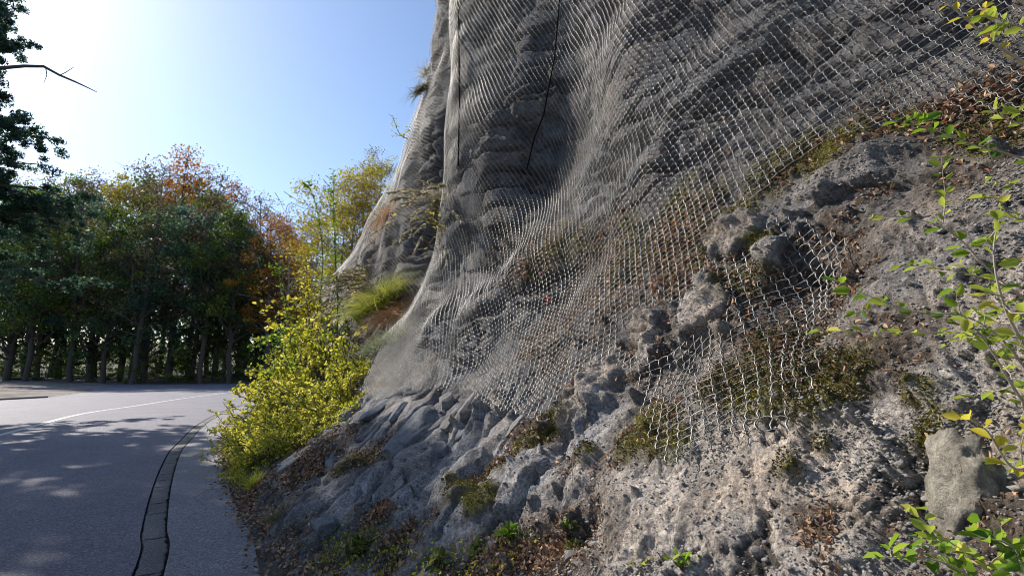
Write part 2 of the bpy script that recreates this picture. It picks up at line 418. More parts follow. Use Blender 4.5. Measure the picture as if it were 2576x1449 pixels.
def rock_material():
    m, t, b = new_mat("rock_face")
    n1 = noise_n(t, 1.6, 5, .65); n2 = noise_n(t, 9, 8, .72); n3 = noise_n(t, 60, 5, .75); n4 = noise_n(t, 4.0, 5, .6)
    base = ramp(t, n2, [(.28, (.15, .142, .137)), (.50, (.34, .322, .305)), (.70, (.54, .51, .475))])
    cool = ramp(t, n1, [(.35, (.78, .84, .92)), (.50, (1.0, .98, .95)), (.66, (1.12, 1.0, .86))])
    base = mixc(t, .8, base, cool, 'MULTIPLY')
    grain = ramp(t, n3, [(.36, .30), (.5, .95), (.62, 1.7)])
    base = mixc(t, .8, base, grain, 'MULTIPLY')
    dark = ramp(t, n4, [(.36, .5), (.5, 1.0)])
    base = mixc(t, .55, base, dark, 'MULTIPLY')
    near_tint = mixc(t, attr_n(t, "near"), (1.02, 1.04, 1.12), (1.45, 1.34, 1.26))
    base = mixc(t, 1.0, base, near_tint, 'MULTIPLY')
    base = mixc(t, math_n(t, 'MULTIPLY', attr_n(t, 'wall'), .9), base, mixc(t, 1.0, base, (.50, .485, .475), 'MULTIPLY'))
    cellv = ramp(t, attr_n(t, "cell"), [(0, .72), (.5, 1.0), (1, 1.2)])
    base = mixc(t, .55, base, cellv, 'MULTIPLY')
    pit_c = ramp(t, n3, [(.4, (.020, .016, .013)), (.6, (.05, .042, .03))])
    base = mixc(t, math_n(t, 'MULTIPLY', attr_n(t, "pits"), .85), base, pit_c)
    soilc = ramp(t, noise_n(t, 26, 8, .8), [(.36, (.028, .021, .016)), (.50, (.085, .062, .046)), (.60, (.17, .125, .09)), (.70, (.30, .24, .19))])
    sf = math_n(t, 'MULTIPLY', attr_n(t, "soil"), ramp(t, noise_n(t, 7, 6, .8), [(.37, .0), (.51, .95)]))
    base = mixc(t, sf, base, soilc)
    mossc = ramp(t, noise_n(t, 45, 6, .8), [(.35, (.030, .026, .010)), (.50, (.12, .10, .016)), (.62, (.30, .27, .035))])
    mf = math_n(t, 'MULTIPLY', attr_n(t, "moss"), ramp(t, noise_n(t, 12, 6, .8), [(.38, 0.0), (.50, 1.0)]))
    base = mixc(t, mf, base, mossc)
    t.links.new(base, b.inputs["Base Color"])
    b.inputs["Roughness"].default_value = .88; b.inputs["Specular IOR Level"].default_value = .3
    hh = math_n(t, 'ADD', n3, math_n(t, 'MULTIPLY', noise_n(t, 170, 3, .7), .5))
    p = bump_n(t, b, hh, .035, 1.0)
    bump_n(t, b, n2, .06, .8, p)
    return m
M_rock = rock_material()
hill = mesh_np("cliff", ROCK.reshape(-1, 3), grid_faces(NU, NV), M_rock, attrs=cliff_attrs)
tag(hill, "grey bedded rock cliff and slope beside the road", kind="structure")
# lookup of rock points for planting things
RX, RY, RD = project(ROCK); RN = grid_normals(ROCK)
def on_rock(px, py, rad=10):
    q = np.hypot(RX - px, RY - py) + (RD < .2) * 1e6
    c = q < rad
    if c.any():
        dm = RD[c].min(); k = int(np.argmin(np.where(RD < dm * 1.1, q, 1e9)))
    else: k = int(np.argmin(q))
    u, v = np.unravel_index(k, q.shape)
    return ROCK[u, v].astype(float), RN[u, v], BN[u, v]
# ------------------------------------------------------------ chain-link rockfall net lying on the slope
NETS = (BASE + BN * (.055 + .03 * far)[..., None]).astype(np.float64)
NETS += BN * (fbm(PF * .9, 2, 201).reshape(NU, NV) * .03)[..., None]
def _tab():
    seg = np.linalg.norm(np.diff(NETS, axis=1), axis=2)
    T = np.concatenate([np.zeros((NU, 1)), np.cumsum(seg, 1)], 1)
    j4 = int(np.argmin(np.abs(NETS[NU // 2, :, 2] - 3.0)))
    T = T - T[:, j4:j4 + 1]
    s = np.concatenate([[0], np.cumsum(np.linalg.norm(np.diff(NETS[:, j4], axis=0), axis=1))])
    return T, s
TT, SS = _tab()
CW = .050                                       # half the width of a mesh, metres
ns = int((SS[-1]) / CW)
s_at = np.interp(np.arange(ns) * CW, SS, np.arange(NU))
tmin, tmax = -3.2, 11.5
nt_ = int((tmax - tmin) / CW)
tv = tmin + np.arange(nt_) * CW
LAT = np.full((ns, nt_, 3), np.nan); LNN = np.zeros((ns, nt_, 3))
for k in range(ns):
    u0 = min(int(s_at[k]), NU - 2); f = s_at[k] - u0
    Tc = TT[u0] * (1 - f) + TT[u0 + 1] * f
    Pc = NETS[u0] * (1 - f) + NETS[u0 + 1] * f
    Nc = BN[u0] * (1 - f) + BN[u0 + 1] * f
    ok = (tv >= Tc[0]) & (tv <= Tc[-1])
    for c in range(3):
        LAT[k, :, c] = np.where(ok, np.interp(tv, Tc, Pc[:, c]), np.nan)
        LNN[k, :, c] = np.interp(tv, Tc, Nc[:, c])
lx, ly, ld = project(LAT)
# outline of the net, read as the line where it ends on the rock
NET_EDGE = [(2700, 330), (2560, 300), (2400, 275), (2290, 300), (2150, 330), (2060, 372), (1990, 420), (1900, 500), (1880, 540), (1930, 560), (1985, 530),
            (2060, 555), (2140, 600), (2135, 690), (2100, 760), (2040, 850), (2075, 930), (2045, 985), (2000, 1085), (1930, 1100), (1850, 1090), (1760, 1120), (1700, 1180),
            (1660, 1150), (1620, 1080), (1600, 960), (1540, 915), (1470, 930), (1420, 985), (1400, 1010), (1345, 1062), (1290, 1040), (1220, 1030), (1190, 985), (1130, 980), (1070, 985), (1010, 985), (950, 1010), (905, 985),
            (930, 930), (960, 870), (900, 800), (820, 880), (770, 820), (700, 700), (700, -600), (2700, -600)]
def inside(x, y, poly):
    r = np.zeros(x.shape, bool); n = len(poly)
    for i in range(n):
        x1, y1 = poly[i]; x2, y2 = poly[(i + 1) % n]
        with np.errstate(all='ignore'):
            r ^= ((y1 > y) != (y2 > y)) & (x < (x2 - x1) * (y - y1) / (y2 - y1 + 1e-12) + x1)
    return r
HOLES = [[(1560, 850), (1600, 790), (1680, 760), (1720, 800), (1700, 860), (1640, 900), (1580, 880)]]
def lattice(theta, d, s0, s1):
    """wire crossings of one net panel: A wires climb at theta from the fall line, B wires cross them"""
    st, ct = math.sin(theta), math.cos(theta)
    corners = [(s_, t_) for s_ in (s0, s1) for t_ in (tmin, tmax)]
    aa = [(s_ * st + t_ * ct) / d for s_, t_ in corners]; bb = [(-s_ * ct + t_ * st) / d for s_, t_ in corners]
    A_, B_ = np.meshgrid(np.arange(int(min(aa)), int(max(aa)) + 1), np.arange(int(min(bb)), int(max(bb)) + 1), indexing='ij')
    s_ = d * (A_ * st - B_ * ct); t_ = d * (A_ * ct + B_ * st)
    fs = s_ / CW; ft = (t_ - tmin) / CW
    ok = (fs >= 0) & (fs < ns - 1.01) & (ft >= 0) & (ft < nt_ - 1.01) & (s_ >= s0) & (s_ <= s1)
    fs = np.clip(fs, 0, ns - 1.02); ft = np.clip(ft, 0, nt_ - 1.02)
    i, j = fs.astype(int), ft.astype(int); f, g = (fs - i)[..., None], (ft - j)[..., None]
    bil = lambda T_: (T_[i, j] * (1 - f) + T_[i + 1, j] * f) * (1 - g) + (T_[i, j + 1] * (1 - f) + T_[i + 1, j + 1] * f) * g
    P_, Q_ = bil(LAT), bil(LNN)
    x_, y_, d_ = project(P_)
    inn = inside(x_, y_, NET_EDGE) & (d_ > .3)
    for hpoly in HOLES: inn &= ~inside(x_, y_, hpoly)
    inn |= (d_ > 10) & (x_ > 850) & (P_[..., 2] > 2.5)
    inn &= ok & ~np.isnan(P_[..., 0]) & (x_ > -250) & (x_ < 2850) & (y_ > -260)
    return P_, Q_, inn, d_
def seg_set(L_, axis, out, bulge, side, n):
    P_, Q_, inn, d_ = L_
    a, b = ((slice(None, -1), slice(None)), (slice(1, None), slice(None))) if axis == 0 else ((slice(None), slice(None, -1)), (slice(None), slice(1, None)))
    m = inn[a] & inn[b]
    m &= (d_[a] > 6.5) if n == 3 else (d_[a] <= 6.5)
    P0, P1, N0 = P_[a][m], P_[b][m], Q_[a][m]
    Dd = P1 - P0; S = np.cross(N0, Dd); jit = rng.normal(0, .0028, P0.shape)
    pts = []
    for tq in np.linspace(0, 1, n):
        pts.append(P0 + Dd * tq + N0 * (out * math.sin(math.pi * tq)) + S * (bulge * math.sin(2 * math.pi * tq) + side * math.sin(math.pi * tq)) + jit * math.sin(math.pi * tq))
    return np.stack(pts, 1), N0
def sweep(pts, Nrm, rad, sides=4):
    T = np.gradient(pts, axis=1); T /= np.linalg.norm(T, axis=2, keepdims=True) + 1e-9
    A = np.cross(T, Nrm[:, None]); A /= np.linalg.norm(A, axis=2, keepdims=True) + 1e-9
    Bq = np.cross(T, A)
    ang = np.arange(sides) * 2 * np.pi / sides
    V = pts[:, :, None] + rad * (np.cos(ang)[None, None, :, None] * A[:, :, None] + np.sin(ang)[None, None, :, None] * Bq[:, :, None])
    m, n = pts.shape[:2]
    base = (np.arange(m) * n * sides)[:, None, None]
    i = (np.arange(n - 1) * sides)[None, :, None]; j = np.arange(sides)[None, None]
    F = np.stack([base + i + j, base + i + (j + 1) % sides, base + i + sides + (j + 1) % sides, base + i + sides + j], -1).reshape(-1, 4)
    return V.reshape(-1, 3), F
M_wire, t_, b_ = new_mat("galvanised_wire")
c_ = ramp(t_, noise_n(t_, 3, 4, .7), [(.35, (.075, .073, .07)), (.55, (.175, .17, .163)), (.7, (.28, .272, .26))])
t_.links.new(c_, b_.inputs["Base Color"]); b_.inputs["Metallic"].default_value = .35; b_.inputs["Roughness"].default_value = .5
q = np.hypot(lx - 1160, ly - 250) + np.isnan(lx) * 1e6 + (ld < 9) * 1e6
s_split = np.unravel_index(np.nanargmin(q), q.shape)[0] * CW
net = empty("rockfall_net", (0, 0, 0))
tag(net, "grey chain-link rockfall net draped over the whole rock face", "safety net")
for th_, s0_, s1_, dd_ in ((R(31), 0, s_split, .062), (R(58), s_split, s_split + 9.5, .074)):
    L_ = lattice(th_, dd_, s0_, s1_); VV, FF, off = [], [], 0
    for n_ in (5, 3):
        for ax_, o_, bu_, si_, ra_ in ((0, .010, .07, 0, .0042), (1, -.006, 0, .16, .0022)):
            p_, q_ = seg_set(L_, ax_, o_, bu_, si_, n_)
            if len(p_) == 0: continue
            v_, f_ = sweep(p_, q_, ra_ * (1 if n_ == 5 else 1.15 if ax_ == 0 else .75), 3); VV.append(v_); FF.append(f_ + off); off += len(v_)
    mesh_np("net_panel", np.concatenate(VV), np.concatenate(FF), M_wire, net)
# seam ropes: follow the fall line of the net between two places
M_rope = plain_mat("dark_steel_rope", (.012, .011, .011), 1.0)
M_rope.node_tree.nodes["Principled BSDF"].inputs["Specular IOR Level"].default_value = 0
def seam(points, rad=.014):
    pts = []
    for px_, py_ in points:
        q = np.hypot(lx - px_, ly - py_) + np.isnan(lx) * 1e6 + (ld < .3) * 1e6
        c = q < 25; dm = np.nanmin(np.where(c, ld, 1e9)); k = np.nanargmin(np.where(ld < dm * 1.1, q, 1e9))
        u, v = np.unravel_index(k, q.shape); pts.append(LAT[u, v] + LNN[u, v] * .02)
    V_, F_ = tubes([(np.array(pts), rad)], 5)
    mesh_np("seam_rope", V_, F_, M_rope, net)
seam([(1412, -60), (1408, 60), (1398, 150), (1380, 230), (1367, 290), (1350, 350), (1325, 430)], .010)
seam([(1152, -60), (1155, 60), (1157, 160), (1158, 260), (1156, 350), (1154, 420)], .013)
# ------------------------------------------------------------ road, shoulder, drain, lay-by
def smooth_line(P, n):
    P = np.array(P, float); W = catmull_w(np.linspace(0, len(P) - 1, n), len(P)); return W @ P
def strip(name, L, Rr, z, mat, n=200, cross=6, **kw):
    a, b = smooth_line(L, n), smooth_line(Rr, n)
    t = np.linspace(0, 1, cross)
    Gp = a[:, None] * (1 - t)[None, :, None] + b[:, None] * t[None, :, None]
    V_ = np.concatenate([Gp, np.full(Gp.shape[:2] + (1,), z)], 2).reshape(-1, 3)
    F_ = grid_faces(n, cross)[:, ::-1]
    return mesh_np(name, V_, F_, mat, smooth=False, **kw)
drain_l = [(1.4, -4.2), (-.1, -1), (-1.5, 1.6)] + [tuple(ground_pt(x, y)[:2]) for x, y in
          [(339, 1429), (353, 1341), (369, 1273), (385, 1221), (405, 1172), (425, 1136), (453, 1108), (481, 1080), (513, 1058), (562, 1034), (626, 1014)]] + [(-12.3, 28), (-11.8, 34), (-9.5, 42), (-5, 50)]
drain_l = np.array(drain_l)
tl = np.gradient(drain_l, axis=0); tl /= np.linalg.norm(tl, axis=1, keepdims=True)
dn = np.stack([tl[:, 1], -tl[:, 0]], 1)
drain_r = drain_l + dn * .215
should_r = drain_l + dn * .86
centre = [(-4.3, -4.5), (-7.0, 1.0), (-9.8, 7.5)] + [tuple(ground_pt(x, y)[:2]) for x, y in [(0, 1095), (200, 1043), (350, 1020), (480, 1000), (640, 980)]] + [(-17.2, 42), (-14, 50)]
def asphalt(name, dark, lite, blot=.35):
    m, t, b = new_mat(name)
    n = noise_n(t, 38, 7, .9); big = noise_n(t, .9, 5, .6); agg = noise_n(t, 62, 4, .85)
    c = ramp(t, n, [(.38, dark), (.52, tuple((u + v) / 2 for u, v in zip(dark, lite))), (.64, lite)])
    c = mixc(t, blot, c, ramp(t, big, [(.3, .6), (.55, 1.0), (.7, 1.25)]), 'MULTIPLY')
    c = mixc(t, .7, c, ramp(t, agg, [(.40, .5), (.52, 1.0), (.60, 2.2)]), 'MULTIPLY')
    vo = t.nodes.new("ShaderNodeTexVoronoi"); vo.feature = 'DISTANCE_TO_EDGE'; vo.inputs["Scale"].default_value = .42
    g = t.nodes.new("ShaderNodeNewGeometry")
    wv = mixc(t, .12, g.outputs["Position"], noise_n(t, 1.7, 5, .7, out=1), 'ADD'); t.links.new(wv, vo.inputs["Vector"])
    crk = ramp(t, vo.outputs["Distance"], [(0, 1.0), (.006, 0.0)])
    crk = math_n(t, 'MULTIPLY', crk, ramp(t, noise_n(t, .35, 2, .5), [(.50, 0.0), (.60, .7)]))
    c = mixc(t, crk, c, (.02, .02, .02))
    t.links.new(c, b.inputs["Base Color"]); b.inputs["Roughness"].default_value = .72; b.inputs["Specular IOR Level"].default_value = .45
    bump_n(t, b, n, .02, 1.0)
    return m
M_road = asphalt("worn_asphalt", (.075, .073, .094), (.29, .275, .33))
M_sh = asphalt("pale_shoulder_asphalt", (.115, .112, .125), (.38, .37, .40), .5)
# road sheet and lay-by asphalt reach the wood's edge
road_left = drain_l + (-dn) * 24
strip("road", road_left, drain_l, .008, M_road, 260, 24); tag(bpy.data.objects["road"], "worn grey asphalt road bending right", kind="structure")
strip("shoulder", drain_r, should_r, .012, M_sh, 240, 8); tag(bpy.data.objects["shoulder"], "narrow asphalt shoulder beyond the drain", kind="structure")
M_line, t_, b_ = new_mat("worn_road_paint")
b_.inputs["Base Color"].default_value = (.62, .62, .62, 1); b_.inputs["Roughness"].default_value = .6
c_ = ramp(t_, noise_n(t_, 35, 7, .8), [(.36, (.20, .20, .20)), (.52, (.50, .50, .50))]); t_.links.new(c_, b_.inputs["Base Color"])
ca = np.array(centre); tc = np.gradient(ca, axis=0); tc /= np.linalg.norm(tc, axis=1, keepdims=True); cn = np.stack([tc[:, 1], -tc[:, 0]], 1)
strip("centre_line", ca - cn * .085, ca + cn * .085, .013, M_line, 260, 3); tag(bpy.data.objects["centre_line"], "white painted centre line", kind="structure")
# drain: a bed below, and separate concrete blocks with open joints
M_bed = plain_mat("drain_joint_dirt", (.018, .017, .016), .95)
M_blk = asphalt("drain_concrete", (.065, .064, .064), (.25, .243, .24), .8)
wl = smooth_line(drain_l - dn * .03, 400); wr = smooth_line(drain_r + dn * .03, 400)
strip("drain_bed", drain_l - dn * .06, drain_r + dn * .06, -.038, M_bed, 240, 3); tag(bpy.data.objects["drain_bed"], kind="structure")
blk = None
def drain_block(i, s0, s1):
    k = 26
    rows = []
    for q in range(k):
        s = s0 + (s1 - s0) * q / (k - 1)
        a = np.array([np.interp(s, DS, wl[:, c]) for c in (0, 1)]); b = np.array([np.interp(s, DS, wr[:, c]) for c in (0, 1)])
        d = b - a; m_ = np.linalg.norm(d); d /= m_
        j1, j2 = abs(rng.normal(0, .009)), abs(rng.normal(0, .014))
        a2 = a + d * (.042 + j1); b2 = b - d * (.038 + j2)
        rows.append([(*a2, -.04), (*a2, -.002), (*(a2 + d * .012), .006), (*((a2 + b2) / 2), .000), (*(b2 - d * .012), .005), (*b2, -.002), (*b2, -.04)])
    V_ = np.array(rows).reshape(-1, 3); m7 = 7
    F_ = [(q * m7 + c, q * m7 + c + 1, (q + 1) * m7 + c + 1, (q + 1) * m7 + c) for q in range(k - 1) for c in range(6)]
    F_ += [(0, 5, 4, 1), (1, 4, 3, 2), (0, 6, 5, 5)][:2] + [((k - 1) * m7 + 1, (k - 1) * m7 + 4, (k - 1) * m7 + 5, (k - 1) * m7)] + [((k - 1) * m7 + 2, (k - 1) * m7 + 3, (k - 1) * m7 + 4, (k - 1) * m7 + 1)]
    o = mesh_np("drain_slab", V_, np.array(F_), M_blk, smooth=False)
    return o
DS = np.concatenate([[0], np.cumsum(np.linalg.norm(np.diff(wl, axis=0), axis=1))])
s = 3.0; k_ = 0
ordw = ["first", "second", "third", "fourth", "fifth", "sixth", "seventh", "eighth", "ninth", "tenth", "eleventh", "twelfth", "thirteenth", "fourteenth", "fifteenth", "sixteenth", "seventeenth",
        "eighteenth", "nineteenth", "twentieth"]
def ordinal(i):
    if i < 20: return ordw[i]
    tens = ["", "", "twenty", "thirty", "forty", "fifty", "sixty"][(i + 1) // 10]; o_ = (i + 1) % 10
    return tens + "-" + ordw[o_ - 1] if o_ else {"twenty": "twentieth", "thirty": "thirtieth", "forty": "fortieth", "fifty": "fiftieth", "sixty": "sixtieth"}[tens]
first_seen = None
while s < 34:
    L = rng.choice([.26, .48, .5, .98, 1.0])
    mid = np.array([np.interp(s + L / 2, DS, wl[:, c]) for c in (0, 1)] + [0.])
    x_, y_, d_ = project(mid)
    if d_ > .5 and -100 < x_ < 700 and y_ < 1540:
        o = drain_block(k_, s, s + L - rng.uniform(.008, .022))
        tag(o, "%s concrete drain slab up the road from the photo's lower edge" % ordinal(k_), "drain slab", "drain slabs along the road edge"); k_ += 1
    s += L
# ground sheet, forest floor rising behind the road
def forest_y(x): return np.interp(x, [-300, -70, -48, -30, -22, -14, 0, 300], [70, 56, 50, 43.5, 46, 53, 64, 90])
def terrain(x, y):
    b = y - forest_y(x)
    z = -.07 + .10 * sstep(-.3, 1.2, b) + .45 * sstep(1, 14, b) + 9 * sstep(10, 140, b)
    return z + sstep(0, 5, b) * .25 * fbm(np.stack([x * .12, y * .12, x * 0], -1).reshape(-1, 3), 3, 300).reshape(np.shape(x))
gx = np.concatenate([np.linspace(-1500, -90, 20), np.linspace(-85, 60, 150), np.linspace(70, 1500, 20)])
gy = np.concatenate([np.linspace(-300, -20, 10), np.linspace(-15, 95, 140), np.linspace(100, 2000, 24)])
GX, GY = np.meshgrid(gx, gy, indexing='ij')
GZ = terrain(GX, GY)
GZ = np.where((GX > -6) & (GY < 40), -.6, GZ)
M_floor, t_, b_ = new_mat("forest_floor")
c_ = ramp(t_, noise_n(t_, 2.2, 9, .75), [(.32, (.030, .026, .018)), (.5, (.070, .055, .032)), (.66, (.13, .10, .055))])
c_ = mixc(t_, ramp(t_, noise_n(t_, .6, 4, .6), [(.45, 0.0), (.6, .7)]), c_, (.035, .055, .015))
t_.links.new(c_, b_.inputs["Base Color"]); b_.inputs["Roughness"].default_value = .95
bump_n(t_, b_, noise_n(t_, 9, 6, .8), .08, 1)
g = mesh_np("ground", np.stack([GX, GY, GZ], -1).reshape(-1, 3), grid_faces(len(gx), len(gy)), M_floor); tag(g, "leafy forest floor and ground", kind="structure")
# gravel lay-by on the far left
def lay_x(y): return np.interp(y, [-20, 12, 17, 20, 24, 26.4, 30, 36, 41, 46], [-14.5, -16.2, -18.8, -21.3, -23.9, -23.2, -24.6, -28.5, -31, -34])
ax = np.linspace(-110, -13, 260); ay = np.linspace(-12, 60, 230)
AX, AY = np.meshgrid(ax, ay, indexing='ij')
sd_ = lay_x(AY) - AX + .5 * fbm(np.stack([AX * .5, AY * .5, AX * 0], -1).reshape(-1, 3), 3, 310).reshape(AX.shape)
AZ = -.05 + .10 * sstep(-.5, .9, sd_) + .22 * sstep(.5, 9, sd_) + (.05 * fbm(np.stack([AX * .7, AY * .7, AX * 0], -1).reshape(-1, 3), 4, 311).reshape(AX.shape)) * sstep(0, 2, sd_)
M_grav, t_, b_ = new_mat("pinkish_gravel")
c_ = ramp(t_, noise_n(t_, 5, 9, .8), [(.34, (.12, .105, .10)), (.52, (.26, .22, .21)), (.68, (.42, .37, .35))])
c_ = mixc(t_, ramp(t_, noise_n(t_, .45, 5, .6), [(.46, 0.0), (.6, .75)]), c_, (.10, .085, .05))
t_.links.new(c_, b_.inputs["Base Color"]); b_.inputs["Roughness"].default_value = .95; bump_n(t_, b_, noise_n(t_, 14, 5, .8), .05, 1)
g = mesh_np("gravel_verge", np.stack([AX, AY, AZ], -1).reshape(-1, 3), grid_faces(len(ax), len(ay)), M_grav); tag(g, "mounded pinkish gravel verge across the road", kind="structure")
# low kerb in front of it
kp = np.array([(lay_x(y) - .05, y, .03) for y in np.linspace(10, 26.2, 30)])
V_, F_ = tubes([(kp, .075)], 4)
tag(mesh_np("kerb", V_, F_, plain_mat("kerb_concrete", (.16, .15, .145), .9)), "low grey kerb along the gravel verge", kind="structure")
# verge: soil strip between the shoulder and the rock
vi = should_r - dn * .06; vo_ = should_r + dn * 2.0
strip_n, cr = 260, 30
a_, b_2 = smooth_line(vi, strip_n), smooth_line(vo_, strip_n)
tq = np.linspace(0, 1, cr)[None, :, None]
VP = a_[:, None] * (1 - tq) + b_2[:, None] * tq
P3 = np.concatenate([VP, np.zeros(VP.shape[:2] + (1,))], 2).reshape(-1, 3)
ez = (.001 + .05 * sstep(0, .5, tq[..., 0] + 0 * VP[..., 0])).reshape(-1) + (.012 + .03 * np.repeat(tq[0, :, 0][None], strip_n, 0).reshape(-1)) * fbm(P3 * 3.5, 4, 320) 
P3[:, 2] = ez + .004
M_soil, t_, b_ = new_mat("verge_soil")
c_ = ramp(t_, noise_n(t_, 30, 8, .8), [(.35, (.035, .030, .026)), (.52, (.10, .085, .072)), (.68, (.26, .23, .21))])
c_ = mixc(t_, ramp(t_, noise_n(t_, 3.5, 5, .7), [(.50, 0.0), (.62, .8)]), c_, (.055, .062, .014))
t_.links.new(c_, b_.inputs["Base Color"]); b_.inputs["Roughness"].default_value = .95; bump_n(t_, b_, noise_n(t_, 60, 5, .8), .03, 1)
g = mesh_np("verge", P3, grid_faces(strip_n, cr)[:, ::-1], M_soil); tag(g, "soil verge with stones between asphalt and rock", kind="structure")
# ------------------------------------------------------------ foliage builders
def rand_dirs(n, r=rng, up=0.0):
    v = r.normal(size=(n, 3)); v[:, 2] += up; return v / np.linalg.norm(v, axis=1, keepdims=True)
def leaves(P, D, size, widthr=.5, r=rng, v=None, up=.6, fold=.12):
    """one folded leaf per point P growing along D; returns V, F, v"""
    n = len(P); size = np.broadcast_to(size, (n,))[:, None]
    Nn_ = rand_dirs(n, r, up)
    S = np.cross(D, Nn_); S /= np.linalg.norm(S, axis=1, keepdims=True) + 1e-9
    Nn_ = np.cross(S, D)
    W = widthr * .5
    pts = [(0, 0, 0), (.32, W, fold), (.70, W * .8, fold * .9), (1, 0, -.08), (.70, -W * .8, fold * .9), (.32, -W, fold)]
    V = np.stack([P + size * (D * a + S * b + Nn_ * c) for a, b, c in pts], 1).reshape(-1, 3)
    b6 = (np.arange(n) * 6)[:, None, None]
    F = (b6 + np.array([[0, 1, 2, 3], [0, 3, 4, 5]])[None]).reshape(-1, 4)
    if v is None: v = r.random(n)
    return V, F, np.repeat(v, 6)
def simple_leaves(P, size, r=rng, v=None, up=.3, asp=.6):
    n = len(P); size = np.broadcast_to(size, (n,))[:, None]
    D = rand_dirs(n, r); Nn_ = rand_dirs(n, r, up)
    S = np.cross(D, Nn_); S /= np.linalg.norm(S, axis=1, keepdims=True) + 1e-9
    V = np.stack([P - D * size * .5, P + S * size * asp * .5, P + D * size * .5, P - S * size * asp * .5], 1).reshape(-1, 3)
    F = np.arange(n * 4).reshape(-1, 4)
    if v is None: v = r.random(n)
    return V, F, np.repeat(v, 4)
def wobble_line(p0, p1, n, amp, r, sag=0.0):
    t = np.linspace(0, 1, n)[:, None]; p0 = np.array(p0, float); p1 = np.array(p1, float)
    L = np.linalg.norm(p1 - p0)
    off = np.cumsum(r.normal(0, 1, (n, 3)), 0); off -= off[0]; off = off - t * off[-1] * .6
    out = p0 + (p1 - p0) * t + off * amp * L / n
    out[:, 2] -= sag * L * (t[:, 0] ** 2)
    return out
M_bark = plain_mat("dark_bark", (.075, .062, .052), .95, 6, .5)
M_barkg = plain_mat("grey_bark", (.16, .15, .14), .95, 6, .4)
G_teal = [(.030, .070, .062), (.055, .12, .085), (.10, .19, .10), (.18, .28, .12)]
G_moss = [(.045, .070, .030), (.085, .13, .045), (.16, .22, .06), (.27, .34, .09)]
G_dark = [(.028, .062, .046), (.055, .11, .065), (.10, .18, .07), (.19, .29, .08)]
G_mid = [(.03, .06, .012), (.07, .12, .018), (.15, .20, .02), (.26, .30, .04)]
C_oran = [(.16, .055, .012), (.33, .12, .015), (.46, .20, .02), (.52, .34, .04)]
C_yell = [(.16, .14, .02), (.32, .27, .02), (.46, .38, .03), (.5, .5, .06)]
C_brow = [(.06, .045, .03), (.13, .09, .05), (.24, .15, .07), (.26, .22, .08)]
MATS = dict(teal=leaf_mat("blue_green_leaves", G_teal, .6), moss=leaf_mat("mid_green_leaves", G_moss, .6), dark=leaf_mat("deep_green_leaves", G_dark, .55), mid=leaf_mat("yellowing_leaves", G_mid, .45), oran=leaf_mat("orange_leaves", C_oran, .5),
            yell=leaf_mat("yellow_leaves", C_yell, .5), brow=leaf_mat("brown_leaves", C_brow, .4))
def tree_meshes(seed, H, crown_lo, Rc, nclus, nleaf, lsize, trunk_r, sparse=1.0, shape='round', limb=True):
    r = np.random.default_rng(seed)
    tr = wobble_line((0, 0, -.4), (r.normal(0, .5), r.normal(0, .5), H * .93), 12, .09, r)
    lines = [(tr, trunk_r * .8 * (1 - np.linspace(0, 1, 12) ** 1.3 * .93))]
    cen, rad = [], []
    for k in range(nclus):
        f = (k + r.random()) / nclus
        z = crown_lo + (H - crown_lo) * f
        if shape == 'round': env = math.sin(math.pi * min(1, .12 + f * .86)) ** .7
        elif shape == 'cone': env = (1 - f) ** .8 + .08
        else: env = (math.sin(math.pi * (.25 + .7 * f))) ** .8
        a = r.uniform(0, 2 * math.pi); rr = Rc * env * (r.random() ** .45) * r.uniform(.7, 1.15)
        c = np.array([rr * math.cos(a), rr * math.sin(a), z + r.normal(0, .4)])
        cen.append(c); rad.append(r.uniform(.55, 1.25) * Rc * .26)
        if limb and k % 2 == 0:
            zb = max(crown_lo * .6, z - rr * r.uniform(.5, 1.1)); p0 = np.array([np.interp(zb, tr[:, 2], tr[:, 0]), np.interp(zb, tr[:, 2], tr[:, 1]), zb])
            ln = wobble_line(p0, c, 6, .35, r, -.05)
            lines.append((ln, trunk_r * .30 * (1 - np.linspace(0, 1, 6) * .85) * (1.1 - f * .6)))
            for q in range(2):
                e = c + r.normal(0, rad[-1] * .8, 3); lines.append((wobble_line(ln[3], e, 4, .3, r), np.linspace(trunk_r * .09, .012, 4)))
    TV, TF = tubes(lines, 6)
    cen = np.array(cen); rad = np.array(rad)
    per = max(4, int(nleaf / nclus)); P, vv = [], []
    for c, q in zip(cen, rad):
        m = int(per * r.uniform(.4, 1.5) * sparse)
        d = rand_dirs(m, r) * (r.random(m) ** .5)[:, None] * q * np.array([1.1, 1.1, .75])
        P.append(c + d); vv.append(np.clip(r.normal(.45, .22) + r.normal(0, .18, m), 0, 1))
    P = np.concatenate(P); vv = np.concatenate(vv)
    LV, LF, lv = simple_leaves(P, r.uniform(.6, 1.4, len(P)) * lsize, r, vv)
    return (TV, TF), (LV, LF, lv)
VAR = {}
def variant(key, crown_mat, bark, *a, **k):
    (TV, TF), (LV, LF, lv) = tree_meshes(*a, **k)
    e = empty("tree", (0, 0, 0))
    mesh_np("trunk", TV, TF, bark, e); mesh_np("crown", LV, LF, crown_mat, e, smooth=False, attrs=dict(v=lv))
    VAR[key] = [e, a[1], False]
variant('g0', MATS['dark'], M_bark, 1, 17, 3.4, 4.7, 80, 9500, .23, .38)
variant('g1', MATS['moss'], M_bark, 2, 15, 3.0, 4.2, 75, 9000, .22, .30)
variant('g2', MATS['teal'], M_bark, 3, 19, 4.6, 4.4, 80, 9500, .23, .42, shape='tall')
variant('m0', MATS['mid'], M_bark, 4, 18, 5.0, 4.2, 90, 8000, .22, .30)
variant('o0', MATS['oran'], M_bark, 5, 22, 8.0, 3.8, 80, 6500, .22, .32, shape='tall')
